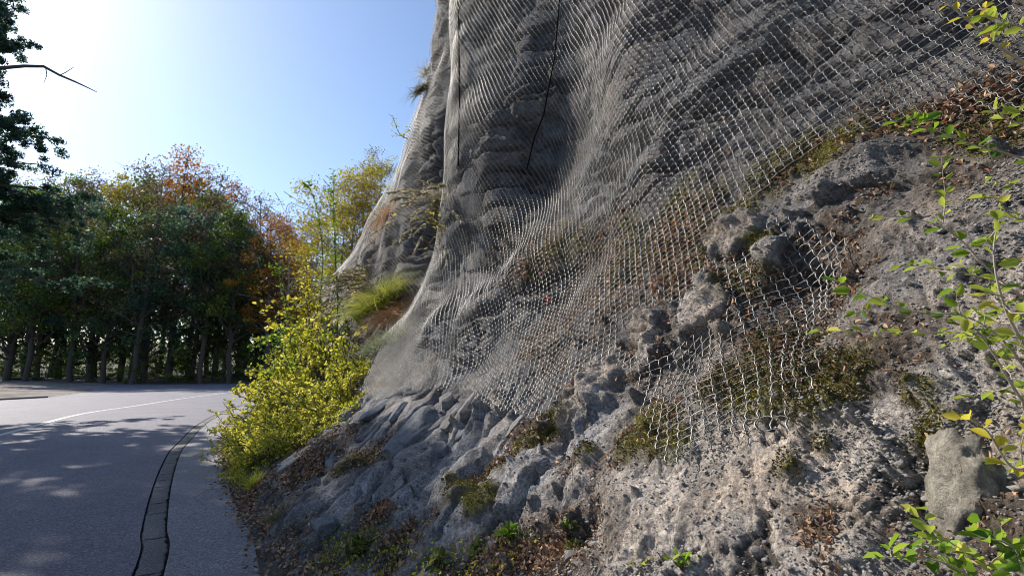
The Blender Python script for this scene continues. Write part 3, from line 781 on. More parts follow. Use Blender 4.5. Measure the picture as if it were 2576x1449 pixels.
variant('y0', MATS['yell'], M_bark, 6, 19, 5.0, 4.0, 80, 7500, .22, .28)
variant('b0', MATS['brow'], M_bark, 7, 23, 8.0, 4.4, 90, 4600, .22, .34, shape='tall')
variant('b1', MATS['brow'], M_bark, 8, 21, 7.0, 4.0, 80, 2600, .20, .30, shape='tall')
variant('s0', MATS['mid'], M_barkg, 9, 6, .5, 2.0, 40, 3200, .16, .07)
variant('s1', MATS['mid'], M_bark, 10, 7, .4, 1.7, 40, 3600, .16, .08, shape='cone')
variant('n0', MATS['yell'], M_barkg, 31, 5, .8, 2.0, 80, 9000, .085, .07)
variant('n1', MATS['oran'], M_barkg, 32, 5, 1.2, 1.7, 55, 4600, .085, .07)
variant('n2', MATS['brow'], M_barkg, 33, 6, 2.0, 1.5, 50, 900, .07, .06, shape='tall')
def ground_z(x, y): return float(terrain(np.array([[x]]), np.array([[y]]))[0, 0])
TREES = []
def plant(key, px_, depth, top_y=None, height=None, gz=None, squash=1.0, name="forest_tree"):
    p = pix(px_, 950, depth); x_, y_ = p[0], p[1]
    z = ground_z(x_, y_) if gz is None else gz
    e, H, used = VAR[key]
    if top_y is not None: height = pix(px_, top_y, depth)[2] - z
    sc_ = height / H
    o = e if not used else copy_thing(e)
    VAR[key][2] = True
    o.name = name; o.location = (x_, y_, z - .05); o.rotation_euler = (0, 0, rng.uniform(0, 6.28))
    hs = (sc_ ** .55) * squash
    o.scale = (hs, hs, sc_)
    TREES.append((key, px_, depth, o)); return o
FRONT = [('g2', -70, 47, 420), ('g0', 15, 45, 490), ('g1', 95, 47, 540), ('g2', 150, 50, 465), ('g0', 225, 46, 560), ('g1', 300, 48, 590), ('g0', 360, 46, 520), ('g2', 425, 47, 495),
         ('g1', 480, 47, 565), ('g0', 540, 48, 515), ('g2', 600, 50, 560), ('g1', 655, 51, 640), ('g0', 700, 52, 690)]
BACK = [('b1', -40, 58, 400), ('b1', 60, 60, 405), ('m0', 125, 58, 420), ('b1', 175, 62, 408), ('y0', 240, 56, 425), ('b0', 300, 60, 385), ('b1', 350, 64, 370), ('o0', 425, 57, 352),
        ('b0', 470, 62, 400), ('b1', 520, 60, 400), ('o0', 560, 58, 455), ('b1', 610, 60, 465), ('b1', 645, 66, 490), ('o0', 675, 52, 540), ('o0', 640, 55, 590), ('o0', 712, 54, 575), ('y0', 780, 58, 590), ('m0', 330, 54, 470), ('y0', 735, 52, 590), ('b1', 760, 60, 560),
        ('b0', 400, 66, 395), ('m0', 20, 54, 450), ('m0', 500, 55, 470)]
FRONT += [('m0', 262, 45.2, 505), ('m0', 62, 44, 470), ('b1', 330, 44, 425), ('o0', 668, 45, 528), ('o0', 706, 46.5, 590), ('b1', 505, 45.4, 455), ('b1', 180, 45, 415), ('m0', 575, 46, 520)]
UNDER = [('s0', 110, 45.5, 3.0), ('s1', 255, 46, 3.6), ('s0', 330, 45, 3.2), ('s1', 450, 46, 3.0), ('s0', 495, 47, 2.6), ('s0', 560, 47.5, 3.0), ('s1', 610, 48, 4.0), ('s1', 20, 47, 3.5), ('s1', 180, 49, 3.0), ('s0', 390, 49, 2.8), ('s1', 670, 49, 4.5), ('s0', 60, 48, 2.6)]
for k, x_, d_, ty in FRONT: plant(k, x_, d_, top_y=ty)
for k, x_, d_, ty in BACK: plant(k, x_, d_, top_y=ty)
for k, x_, d_, hh_ in UNDER: plant(k, x_, d_, height=hh_, name="young_tree", squash=1.2)
kinds = {'g': "dense dark green tree", 'm': "green and yellow tree", 'o': "orange autumn tree", 'y': "yellow autumn tree", 'b': "sparse brown tree"}
for lst, desc in ((FRONT, "in the front row"), (BACK, "in the back row")):
    sel = sorted([q for q in TREES if any(q[1] == l[1] and q[2] == l[2] for l in lst)], key=lambda q: q[1])
    cnt = {}
    for key, x_, d_, o in sel:
        cnt[key[0]] = cnt.get(key[0], 0) + 1
        tag(o, "%s %s, %s such from the left" % (kinds[key[0]], desc, ordinal(cnt[key[0]] - 1)), "tree", "forest trees across the road")
for i, (key, x_, d_, o) in enumerate(sorted([q for q in TREES if q[0][0] == 's'], key=lambda q: q[1])):
    tag(o, "low leafy young tree under the wood's edge, %s from the left" % ordinal(i), "young tree", "young trees under the wood's edge")
# the rest of the wood: a mass nobody could count
r_ = np.random.default_rng(77); Pm = []
for k in range(620):
    px_ = r_.uniform(-260, 900); dep = r_.uniform(56, 84)
    top = np.interp(px_, [-260, 0, 120, 200, 300, 420, 520, 600, 700, 780, 900], [420, 450, 480, 470, 450, 430, 460, 530, 640, 700, 740])
    c = pix(px_, r_.uniform(top + 30, 960), dep); q = r_.uniform(1.2, 2.6)
    Pm.append(c + rand_dirs(110, r_) * (r_.random(110) ** .5)[:, None] * q)
Pm = np.concatenate(Pm); Pm = Pm[Pm[:, 2] > -1.0 + 3.0 * fbm(Pm * .3, 2, 5)]
LV, LF, lv = simple_leaves(Pm, r_.uniform(.25, .6, len(Pm)), r_)
wood = mesh_np("deep_wood", LV, LF, MATS['moss'], smooth=False, attrs=dict(v=lv * .8)); tag(wood, "dark wood behind the forest edge", "wood", kind="stuff")

# big pine on the left, its trunk outside the photograph
def pine(name, loc, H, seed, Rc, lo, nb, base_r=.32):
    r = np.random.default_rng(seed)
    e = empty(name, loc)
    tr = wobble_line((0, 0, -.3), (r.normal(0, .4), r.normal(0, .4), H), 14, .15, r); lines = [(tr, np.linspace(base_r, .04, 14))]
    P, D, S_ = [], [], []
    for k in range(nb):
        z = lo + (H - lo) * (k / nb); a = r.uniform(0, 6.28); L = Rc * (1.05 - .75 * (k / nb)) * r.uniform(.6, 1.1)
        p0 = np.array([np.interp(z, tr[:, 2], tr[:, 0]), np.interp(z, tr[:, 2], tr[:, 1]), z])
        p1 = p0 + np.array([math.cos(a) * L, math.sin(a) * L, L * r.uniform(-.25, .15)])
        ln = wobble_line(p0, p1, 8, .35, r, .08); lines.append((ln, np.linspace(.07, .015, 8)))
        for q in range(15):
            s_ = r.uniform(.3, 1); b0 = np.array([np.interp(s_, np.linspace(0, 1, 8), ln[:, c]) for c in range(3)])
            b1 = b0 + rand_dirs(1, r)[0] * np.array([1, 1, .45]) * r.uniform(.4, 1.2) + np.array([0, 0, -.12]); tl_ = wobble_line(b0, b1, 4, .3, r); lines.append((tl_, np.linspace(.018, .006, 4)))
            for w_ in range(2, 4):
                m = 75; P.append(tl_[w_] + rand_dirs(m, r) * (r.random(m) ** .5)[:, None] * r.uniform(.12, .26) * np.array([1, 1, .7])); 
    V_, F_ = tubes(lines, 6); mesh_np("trunk", V_, F_, M_bark, e)
    P = np.concatenate(P)
    LV, LF, lv = simple_leaves(P, r.uniform(.08, .15, len(P)), r, asp=.42); mesh_np("crown", LV, LF, MATS['dark'], e, smooth=False, attrs=dict(v=lv * .5))
    return e
p_ = pix(-330, 1000, 14.5)
pn = pine("pine_tree", (p_[0], p_[1], .05), 16, 41, 4.9, 4.2, 100, .22)
tag(pn, "tall dark pine at the photo's left edge, reaching above the wood", "pine tree")
o_ = pn.location
bb = np.array([pix(-200, 200, 14.2), pix(0, 172, 13.7), pix(60, 167, 13.5), pix(110, 168, 13.4), pix(150, 190, 13.3), pix(190, 207, 13.2), pix(216, 219, 13.2), pix(243, 232, 13.1)]) - np.array(o_)
b2 = np.array([pix(150, 190, 13.3), pix(165, 183, 13.2), pix(185, 170, 13.1)]) - np.array(o_)
b3 = np.array([pix(115, 172, 13.4), pix(118, 190, 13.3), pix(110, 210, 13.3)]) - np.array(o_)
V_, F_ = tubes([(bb, np.linspace(.055, .009, len(bb))), (b2, [.012, .01, .006]), (b3, [.012, .01, .006])], 5)
tag(mesh_np("bare_branch", V_, F_, M_bark, pn), "bare crooked branch reaching right")
# more roadside trees outside the frame on the left, whose shade falls across the road
for i, (x_, y_, H_, k_) in enumerate([(-23.5, 10.5, 15, 'g0'), (-20, 3, 15, 'g2'), (-29, 6, 18, 'g1')]):
    o = copy_thing(VAR[k_][0]); o.location = (x_, y_, -.05); s_ = H_ / VAR[k_][1]; o.scale = (s_, s_, s_); o.name = "roadside_tree"; o.rotation_euler = (0, 0, i * 2.0)
    tag(o, "leafy roadside tree left of the photo, %s up the road" % ordinal(i), "tree", "roadside trees outside the frame")
# ------------------------------------------------------------ hillside trees behind the net's far edge
def hill_pt(px_, depth, z):
    p = pix(px_, 500, depth); return np.array([p[0], p[1], z])
HILL = [('n0', 893, 20.5, 5.0, 405, "yellow-green leafy tree on the hillside behind the cliff, touching the net's left outline"),
        ('n1', 925, 22, 6.0, 432, "orange-tinted tree peeking over the yellow one at the cliff"),
        ('n0', 868, 22, 4.0, 480, "smaller yellow tree low on the hillside left of the net"),
        ('n0', 955, 21.5, 7.4, 372, "yellow-green tree highest up against the cliff's left outline"),
        ('n2', 790, 24, 3.0, 470, "bare grey thin tree left of the yellow hillside trees"),
        ('n2', 745, 27, 2.0, 520, "bare grey tree with pale twigs nearest the orange wood"),
        ('n2', 835, 25, 3.6, 450, "half bare grey tree behind the tall green sapling")]
for k, x_, d_, z_, ty, lab in HILL:
    p = hill_pt(x_, d_, z_); e, H, used = VAR[k]
    hgt = pix(x_, ty, d_)[2] - z_; sc_ = hgt / H
    o = e if not used else copy_thing(e); VAR[k][2] = True
    o.name = "hillside_tree"; o.location = p - [0, 0, .3]; o.rotation_euler = (0, 0, rng.uniform(0, 6.28)); o.scale = (min(1.25, max(.6, sc_ * 1.15)),) * 2 + (sc_,)
    tag(o, lab, "tree", "trees on the hillside beyond the cliff")

# ------------------------------------------------------------ shrubs and saplings on the slope by the road
def leaf_mat2(name, cols, tr): return leaf_mat(name, cols, tr, rough=.5)
M_lime = leaf_mat2("lime_leaves", [(.13, .16, .02), (.34, .36, .03), (.56, .54, .06), (.76, .67, .14)], .55)
M_gold = leaf_mat2("golden_leaves", [(.20, .21, .02), (.48, .43, .03), (.66, .56, .07), (.68, .50, .08)], .55)
M_green = leaf_mat2("fresh_green_leaves", [(.05, .12, .015), (.12, .24, .02), (.24, .38, .03), (.40, .48, .05)], .5)
M_branch = leaf_mat2("spring_green_leaves", [(.11, .17, .02), (.25, .34, .04), (.42, .50, .07), (.60, .56, .10)], .5)
M_olive = leaf_mat2("olive_leaves", [(.04, .06, .015), (.09, .12, .025), (.18, .20, .05), (.30, .27, .08)], .4)
M_twig = plain_mat("brown_twig", (.10, .075, .055), .85, 30)
M_twig_pale = plain_mat("pale_twig", (.34, .28, .22), .8, 30)
def shrub_mesh(seed, H, spread, nst, lpl, lsize, nside=4, bottom=.08):
    r = np.random.default_rng(seed); lines = []; P, D = [], []
    for s_ in range(nst):
        a = r.uniform(0, 6.28); q = spread * r.uniform(.2, 1)
        tip = np.array([math.cos(a) * q, math.sin(a) * q, H * r.uniform(.55, 1)])
        ln = wobble_line((r.normal(0, .05), r.normal(0, .05), -.05), tip, 8, .35, r); lines.append((ln, np.linspace(.010, .0025, 8) * (1 + H * .3)))
        twigs = [ln[2:]]
        for k in range(nside):
            i = r.integers(2, 7); e = ln[i] + rand_dirs(1, r, .5)[0] * H * r.uniform(.12, .3); tl_ = wobble_line(ln[i], e, 5, .4, r); lines.append((tl_, np.linspace(.004, .0015, 5))); twigs.append(tl_)
        for tw in twigs:
            m = int(lpl * r.uniform(.6, 1.3)); t = np.sort(r.uniform(bottom, 1, m)) * (len(tw) - 1)
            i = np.minimum(t.astype(int), len(tw) - 2); f = (t - i)[:, None]
            pp = tw[i] * (1 - f) + tw[i + 1] * f; dd = tw[i + 1] - tw[i]; dd /= np.linalg.norm(dd, axis=1, keepdims=True) + 1e-9
            d2 = dd * .5 + rand_dirs(m, r, -.1); d2 /= np.linalg.norm(d2, axis=1, keepdims=True)
            P.append(pp); D.append(d2)
    P, D = np.concatenate(P), np.concatenate(D); n = len(P)
    tone = np.clip(fbm(P * 3 + seed, 2, seed) * .9 + .5 + r.normal(0, .16, n), 0, 1)
    return tubes(lines, 4), leaves(P, D, r.uniform(.6, 1.25, n) * lsize, .62, r, tone)
def make_shrub(name, mat, *a, twig=M_twig, **k):
    (TV, TF), (LV, LF, lv) = shrub_mesh(*a, **k)
    e = empty(name, (0, 0, 0)); mesh_np("stem", TV, TF, twig, e); mesh_np("foliage", LV, LF, mat, e, attrs=dict(v=lv)); return e
S1 = make_shrub("shrub", M_lime, 101, 1.2, .75, 11, 14, .07)
S2 = make_shrub("shrub", M_gold, 102, 1.1, .6, 9, 13, .065)
S3 = make_shrub("shrub", M_lime, 103, .7, .75, 14, 13, .055)
S4 = make_shrub("shrub", M_green, 104, 1.3, .55, 6, 12, .08)
_used = set()
SH = [  # kind, x, y of the foot, height m, label
    (S4, 735, 930, 2.0, "tallest green shrub leaning over the road at the bushes' left edge"),
    (S4, 700, 985, 1.1, "low green shrub where the bushes meet the road bend"),
    (S2, 775, 900, 2.1, "golden yellow shrub in the middle of the roadside bushes"),
    (S1, 760, 960, 1.5, "lime green bush just below the golden shrub"),
    (S1, 815, 950, 1.6, "lime bush around the foot of the tall sapling"),
    (S1, 860, 975, 1.2, "lime bush at the right end of the roadside bushes"),
    (S3, 690, 1030, .9, "low lime bush above the drain's far end"),
    (S3, 760, 1030, .9, "low lime bush in the middle of the slope"),
    (S3, 830, 1030, .7, "low lime bush left of the bare rock"),
    (S3, 650, 1075, .7, "low lime bush overhanging the shoulder, upper one"),
    (S3, 715, 1090, .7, "low lime bush second in from the shoulder"),
    (S3, 620, 1120, .55, "small lime bush overhanging the shoulder, lower one"),
    (S1, 680, 1010, 1.0, "dense lime bush at the left edge below the green shrub"),
    (S3, 660, 1150, .5, "small yellow-green bush above the leaf litter"),
    (S3, 790, 1090, .5, "small lime bush at the edge of the leaf litter patch"),
    (S3, 630, 1185, .38, "lowest yellow-green bush close to the grass clump by the shoulder"),
    (S2, 800, 860, 1.5, "second golden shrub behind the sapling"),
    (S4, 880, 900, 1.2, "thin green shrub right of the sapling, against the net"),
    (S1, 740, 1000, 1.2, "lime bush under the tallest green shrub"),
    (S3, 598, 1165, .42, "yellow-green tuftlike bush touching the shoulder, next up from the lowest one"),
    (S3, 700, 1150, .45, "short lime bush between the leaf litter and the shoulder bushes"),
    (S3, 612, 1222, .30, "tiny leafy bush at the very bottom of the bush strip by the asphalt"),
    (S3, 755, 1125, .42, "small lime bush alone above the long grey slab"),
    (S1, 868, 1010, .7, "lime bush closest to the net's lower left corner"),
    (S1, 700, 1050, .9, "round lime bush on the shoulder side, above the low ones"),
    (S2, 905, 760, .9, "golden twiggy shrub left of the plumed grass")]
def place(proto, px_, py_, hgt, H0, lab, cat, grp=None, name=None, lean=.15, wide=1.0):
    P_, n_, bn = on_rock(px_, py_)
    o = proto if id(proto) not in _used else copy_thing(proto)
    _used.add(id(proto))
    s_ = hgt / H0
    o.location = P_ - bn * .02; o.scale = (s_ * wide, s_ * wide, s_)
    ax = Vector((bn[0], bn[1], 0)) * lean + Vector((0, 0, 1))
    q = ax.to_track_quat('Z', 'Y') @ Matrix.Rotation(rng.uniform(0, 6.28), 3, 'Z').to_quaternion()
    o.rotation_mode = 'QUATERNION'; o.rotation_quaternion = q
    if name: o.name = name
    return tag(o, lab, cat, grp)
H_of = {id(S1): 1.2, id(S2): 1.1, id(S3): .7, id(S4): 1.3}
for pr, x_, y_, hh_, lab in SH:
    place(pr, x_, y_, hh_, H_of[id(pr)], lab, "shrub", "bushes on the slope by the road", lean=.35, wide=1.15)

def sapling(name, pts_px, foot_depth, seed, mat, nleaf, lsize, rad, lab, cat, side=9, gap=.15, twig=M_twig, dslope=0.0, sidelen=.35, grp=None):
    """a stem through photo positions at a real distance, with side twigs and leaves"""
    r = np.random.default_rng(seed)
    pts = np.array([pix(x, y, foot_depth + dslope * i) for i, (x, y) in enumerate(pts_px)])
    org = pts[0].copy(); pts = pts - org
    st = smooth_line(pts, 24); lines = [(st, np.linspace(rad, rad * .2, 24))]; twigs = [st[int(24 * gap):]]
    for k in range(side):
        i = int(r.uniform(gap * 24, 22)); e = st[i] + rand_dirs(1, r, .35)[0] * sidelen * r.uniform(.4, 1.1) * (1.2 - i / 24)
        tw = wobble_line(st[i], e, 6, .3, r, .08); lines.append((tw, np.linspace(rad * .4, rad * .12, 6))); twigs.append(tw)
    P, D = [], []
    tot = sum(np.linalg.norm(np.diff(tw, axis=0), axis=1).sum() for tw in twigs)
    for tw in twigs:
        L = np.linalg.norm(np.diff(tw, axis=0), axis=1).sum(); m = max(3, int(nleaf * L / tot))
        t = (np.arange(m) + r.uniform(.2, .8, m)) / m * (len(tw) - 1.001); i = t.astype(int); f = (t - i)[:, None]
        pp = tw[i] * (1 - f) + tw[i + 1] * f; dd = tw[i + 1] - tw[i]; dd /= np.linalg.norm(dd, axis=1, keepdims=True) + 1e-9
        sd = np.cross(dd, [0, 0, 1.0]); sd /= np.linalg.norm(sd, axis=1, keepdims=True) + 1e-6
        alt = np.where(np.arange(m) % 2 == 0, 1, -1)[:, None]
        d2 = dd * .6 + sd * alt * .8 + r.normal(0, .25, (m, 3)); d2 /= np.linalg.norm(d2, axis=1, keepdims=True)
        P.append(pp + d2 * lsize * .12); D.append(d2)
    P, D = np.concatenate(P), np.concatenate(D); n = len(P)
    LV, LF, lv = leaves(P, D, r.uniform(.65, 1.2, n) * lsize, .55, r, np.clip(r.normal(.5, .25, n), 0, 1), up=1.2)
    e = empty(name, org); V_, F_ = tubes(lines, 5)
    mesh_np("stem", V_, F_, twig, e); mesh_np("foliage", LV, LF, mat, e, attrs=dict(v=lv))
    return tag(e, lab, cat, grp)
def dep_at(px_, py_):
    P_, _, _ = on_rock(px_, py_); return float(project(P_)[2])
dS = dep_at(846, 930)
sapling("sapling", [(846, 935), (847, 860), (849, 760), (844, 660), (840, 560), (838, 425)], dS, 201, M_green, 260, .085, .022, "tall slender sapling with green leaves, its tip against the blue sky", "sapling", 16, .1, sidelen=.8)
sapling("sapling", [(820, 900), (805, 780), (812, 650), (800, 540), (782, 480), (765, 463)], dS + .6, 202, M_green, 150, .085, .016, "thin sapling with drooping tip left of the tallest one", "sapling", 8, .2, sidelen=.6)
sapling("sapling", [(775, 960), (740, 860), (715, 760), (700, 690), (678, 672)], dep_at(760, 960), 203, M_green, 200, .085, .016, "sapling arching left over the road with pairs of green leaves", "sapling", 12, .15, sidelen=.7)
sapling("sapling", [(770, 1000), (735, 930), (700, 860), (672, 850), (655, 855)], dep_at(765, 1000) - .3, 204, M_green, 130, .08, .013, "lower arching sapling reaching out level over the road", "sapling", 9, .2, sidelen=.55)
sapling("sapling", [(800, 960), (790, 850), (775, 740), (770, 650)], dep_at(800, 960) + .5, 205, M_gold, 320, .08, .018, "golden sapling in the middle of the bushes", "sapling", 20, .1, sidelen=.8)
# bush hanging in front of the net
dB = dep_at(1110, 640)
sapling("hanging_shrub", [(1120, 660), (1105, 610), (1110, 570), (1090, 545), (1075, 535)], dB - .25, 206, M_gold, 170, .07, .02, "twiggy yellow shrub growing out through the net", "shrub", 22, .0, sidelen=1.3)
sapling("hanging_shrub", [(1150, 640), (1165, 560), (1168, 500), (1160, 465)], dB - .2, 207, M_lime, 120, .07, .014, "bright leafy shoot beside the fold of the net", "shrub", 9, .2, sidelen=.5)
sapling("hanging_shrub", [(1028, 352), (1008, 340), (996, 318), (988, 290)], 13.6, 208, M_lime, 50, .07, .012, "tiny green shrub on the cliff outline against the sky", "shrub", 7, .0, sidelen=.5)

# ------------------------------------------------------------ grasses
def grass_mesh(seed, n, L, spread, width, droop=.6, up=1.0):
    r = np.random.default_rng(seed); k = 5
    base = np.concatenate([r.normal(0, spread * .3, (n, 2)), np.zeros((n, 1))], 1)
    d = rand_dirs(n, r, 0); d[:, 2] = np.abs(d[:, 2]) * .6 + up; d /= np.linalg.norm(d, axis=1, keepdims=True)
    Ls = L * r.uniform(.45, 1.1, n)
    S = np.cross(d, [0, 0, 1.0]) + r.normal(0, .3, (n, 3)); S /= np.linalg.norm(S, axis=1, keepdims=True) + 1e-9
    H_ = np.stack([d[:, 0], d[:, 1], 0 * d[:, 0]], 1); H_ /= np.linalg.norm(H_, axis=1, keepdims=True) + 1e-9
    V = []
    for i in range(k):
        t = i / (k - 1); p = base + d * (Ls * t)[:, None] + (H_ * .5 - np.array([0, 0, .8])) * (Ls * droop * t * t * .6)[:, None]
        w_ = width * (1 - t * .85); V += [p - S * w_, p + S * w_]
    V = np.stack(V, 1).reshape(-1, 3); b = (np.arange(n) * 2 * k)[:, None, None]
    F = (b + np.array([[2 * i, 2 * i + 1, 2 * i + 3, 2 * i + 2] for i in range(k - 1)])[None]).reshape(-1, 4)
    return V, F, np.repeat(r.random(n), 2 * k)
def tuft(name, px_, py_, seed, n, L, spread, width, mat, lab, cat="grass tuft", droop=.6, up=1.0, grp=None, lift=0.0):
    P_, n_, bn = on_rock(px_, py_)
    V_, F_, v_ = grass_mesh(seed, n, L, spread, width, droop, up)
    o = mesh_np(name, V_, F_, mat, attrs=dict(v=v_)); o.location = P_ + bn * (.02 + lift)
    ax = Vector((bn[0], bn[1], bn[2] * .3)) * .8 + Vector((0, 0, 1)); o.rotation_mode = 'QUATERNION'; o.rotation_quaternion = ax.to_track_quat('Z', 'Y')
    return tag(o, lab, cat, grp)
M_gy = leaf_mat("yellow_green_grass", [(.12, .17, .02), (.30, .36, .03), (.50, .52, .06), (.55, .45, .10)], .45)
M_go = leaf_mat("rusty_dry_grass", [(.14, .07, .03), (.30, .15, .06), (.42, .22, .09), (.45, .33, .15)], .4)
M_gg = leaf_mat("grey_green_grass", [(.07, .09, .05), (.16, .19, .10), (.28, .31, .17), (.38, .38, .24)], .35)
M_gd = leaf_mat("dull_olive_grass", [(.04, .05, .02), (.10, .11, .04), (.20, .19, .08), (.32, .27, .14)], .35)
M_gp = leaf_mat("pale_straw_grass", [(.20, .16, .09), (.38, .32, .20), (.52, .46, .32), (.60, .55, .42)], .35)
tuft("grass_tuft", 985, 770, 301, 1500, 1.0, .8, .007, M_gy, "large yellow-green grass tuft hanging over the ledge", droop=.9, up=.7, lift=.1)
tuft("grass_tuft", 940, 770, 302, 1100, .9, .8, .007, M_gy, "yellow-green grass under the plumes, left of the largest tuft", droop=1.0, up=.5, lift=.1)
tuft("grass_tuft", 1010, 800, 303, 1300, .7, .6, .006, M_go, "rusty orange dry grass tuft", droop=1.2, up=.3, lift=.1)
tuft("grass_tuft", 985, 870, 304, 1100, .45, .8, .006, M_gg, "spiky grey-green tuft below the rusty grass", droop=.5, up=.5, lift=.05)
tuft("grass_tuft", 1035, 845, 305, 500, .34, .4, .006, M_gg, "spiky grey-green tuft at the edge of the net, right one", droop=.5, up=.6, lift=.05)
tuft("grass_tuft", 1000, 540, 306, 400, .8, .6, .008, M_go, "reddish dry grass hanging high on the net's ledge", droop=1.4, up=.1, lift=.1)
tuft("grass_tuft", 1110, 500, 307, 260, .7, .5, .006, M_gp, "pale straw grass above the twiggy yellow shrub", droop=1.0, up=.5, lift=.1)
tuft("grass_tuft", 1072, 232, 308, 350, .45, .4, .007, M_gd, "dark grass tuft on the cliff outline against the sky", droop=1.0, up=.2, lift=.1)
tuft("grass_tuft", 1084, 185, 309, 160, .5, .3, .006, M_gp, "straw-coloured tuft just above the dark one on the cliff outline", droop=.9, up=.5, lift=.1)
tuft("grass_tuft", 645, 1225, 310, 260, .26, .16, .0035, M_gy, "green grass clump between leaf litter and grey slab", droop=.5)
tuft("grass_tuft", 950, 1370, 311, 420, .22, .22, .0022, M_gd, "olive grass clump at the bottom beside the yellow flower", droop=.9, up=.6)
tuft("grass_tuft", 880, 1385, 312, 260, .14, .2, .0025, M_gd, "short olive grass left of the yellow flower", droop=.8)
tuft("grass_tuft", 700, 1310, 313, 140, .16, .15, .002, M_gd, "thin straw-green grass above the verge stones", droop=.6)
# plumed reed grass: arching stalks with feathery heads
def plume(px_, py_, seed, n, L, lab):
    P_, n_, bn = on_rock(px_, py_); r = np.random.default_rng(seed); lines = []; P, D = [], []
    for k in range(n):
        d = rand_dirs(1, r, .8)[0] + np.array([-.45, -.1, .0]) + bn * .4; d /= np.linalg.norm(d); t = np.linspace(0, 1, 9)[:, None]; LL = L * r.uniform(.6, 1.1)
        b = r.normal(0, .12, 3) * [1, 1, .3]; ln = b + d * LL * t + np.array([d[0] * .25, d[1] * .2, -.42]) * LL * t ** 2.6; lines.append((ln, np.linspace(.003, .0012, 9)))
        for q in range(44):
            s_ = r.uniform(.66, 1) * 7.999; i = int(s_); f = s_ - i; P.append(ln[i] * (1 - f) + ln[i + 1] * f); dd = ln[i + 1] - ln[i]; dd = dd / np.linalg.norm(dd) + r.normal(0, .3, 3) + [0, 0, -.15]; D.append(dd / np.linalg.norm(dd))
    V_, F_ = tubes(lines, 3); e = empty("plumed_grass", P_ + bn * .1); mesh_np("stalks", V_, F_, M_gp, e, attrs=dict(v=np.full(len(V_), .4)))
    LV, LF, lv = leaves(np.array(P), np.array(D), .085, .2, r); mesh_np("plumes", LV, LF, M_gp, e, attrs=dict(v=lv)); return tag(e, lab, "plumed grass")
plume(950, 745, 321, 70, 1.25, "pale feathery grass plumes arching left above the yellow-green tuft")
plume(1125, 530, 322, 24, .9, "pale feathery grass plumes beside the fold of the net")

# ------------------------------------------------------------ stones
def stone_mesh(seed, rough=.16, power=.72, cuts=13, lo=.50):
    r = np.random.default_rng(seed); n = 26
    th = np.linspace(0, np.pi, n)[:, None]; ph = np.linspace(0, 2 * np.pi, 2 * n, endpoint=False)[None]
    P = np.stack([np.sin(th) * np.cos(ph), np.sin(th) * np.sin(ph), np.cos(th) + 0 * ph], -1).reshape(-1, 3)
    P = np.sign(P) * np.abs(P) ** power
    for k in range(cuts):     # cut with planes for flat faces
        d = rand_dirs(1, r)[0]; lim = r.uniform(lo, .88); dd = P @ d; P = P - np.outer(np.maximum(dd - lim, 0) * (1 - .06), d)
    P = P * (1 + rough * fbm(P * 1.6 + seed * 3.1, 3, seed)[:, None] + .035 * fbm(P * 8 + seed, 3, seed + 3)[:, None])
    F = []
    m = 2 * n
    i = np.arange(n - 1)[:, None] * m; j = np.arange(m)[None]
    F = np.stack([i + j, i + m + j, i + m + (j + 1) % m, i + (j + 1) % m], -1).reshape(-1, 4)
    return P, F
def stone_mat(name, lo, hi):
    m, t, b = new_mat(name)
    c = ramp(t, noise_n(t, 14, 8, .75), [(.33, lo), (.66, hi)]); c = mixc(t, .5, c, ramp(t, noise_n(t, 90, 4, .8), [(.38, .55), (.6, 1.3)]), 'MULTIPLY')
    t.links.new(c, b.inputs["Base Color"]); b.inputs["Roughness"].default_value = .85; bump_n(t, b, noise_n(t, 70, 6, .8), .02, 1.0); return m
M_st_d = stone_mat("blue_grey_stone", (.060, .064, .075), (.24, .25, .27)); M_st_l = stone_mat("pale_lichened_stone", (.10, .088, .07), (.52, .47, .38)); M_st_m = stone_mat("brown_grey_stone", (.09, .082, .078), (.30, .28, .26))
M_grit = stone_mat("grit_grey", (.15, .142, .135), (.62, .58, .54))
def stone(name, px_, py_, wpx, hpx, thick, rot, seed, mat, lab, cat="stone", grp=None, sink=.25, **kw):
    """stone lying on the slope where the photo shows it; sizes are the outline it shows, converted to metres at its distance"""
    P_, n_, bn = on_rock(px_, py_); d = project(P_)[2]
    a, b = wpx * d / FPX / 2, hpx * d / FPX / 2
    V_, F_ = stone_mesh(seed, **kw); V_ = V_ * [a * 1.08, thick, b * 1.08]
    o = mesh_np(name, V_, F_, mat)
    o.location = P_ + bn * thick * (.55 - 2 * sink)
    yaw = math.atan2(-bn[1], -bn[0]) + math.pi / 2
    o.rotation_mode = 'QUATERNION'
    Bm = Vector(bn); zax = (Vector((0, 0, 1)) - Bm * bn[2]).normalized(); xax = zax.cross(Bm) * -1
    Mx = Matrix((xax, Bm, zax)).transposed()
    if Mx.determinant() < 0: Mx = Matrix((-xax, Bm, zax)).transposed()
    o.rotation_quaternion = (Mx @ Matrix.Rotation(rot, 3, 'Y')).to_quaternion()
    return tag(o, lab, cat, grp)
GS = "boulders bared beneath the net's lower edge"
stone("boulder", 945, 1035, 60, 110, .10, R(15), 1, M_st_d, "dark blue-grey slab at the left end below the net", "boulder", GS)
stone("boulder", 1035, 1090, 95, 220, .16, R(22), 2, M_st_d, "largest upright boulder below the net, long and smooth", "boulder", GS)
stone("boulder", 1072, 1100, 65, 120, .12, R(12), 3, M_st_d, "upright boulder right of the largest one", "boulder", GS)
stone("boulder", 1130, 1015, 60, 62, .10, R(-10), 4, M_st_m, "rounded boulder tucked under the net's edge, left one", "boulder", GS)
stone("boulder", 1180, 1035, 78, 110, .13, R(25), 5, M_st_m, "rounded boulder tucked under the net's edge, right one", "boulder", GS)
stone("boulder", 1105, 1125, 60, 46, .09, R(0), 6, M_st_d, "small rounded boulder lowest of the heap", "boulder", GS)
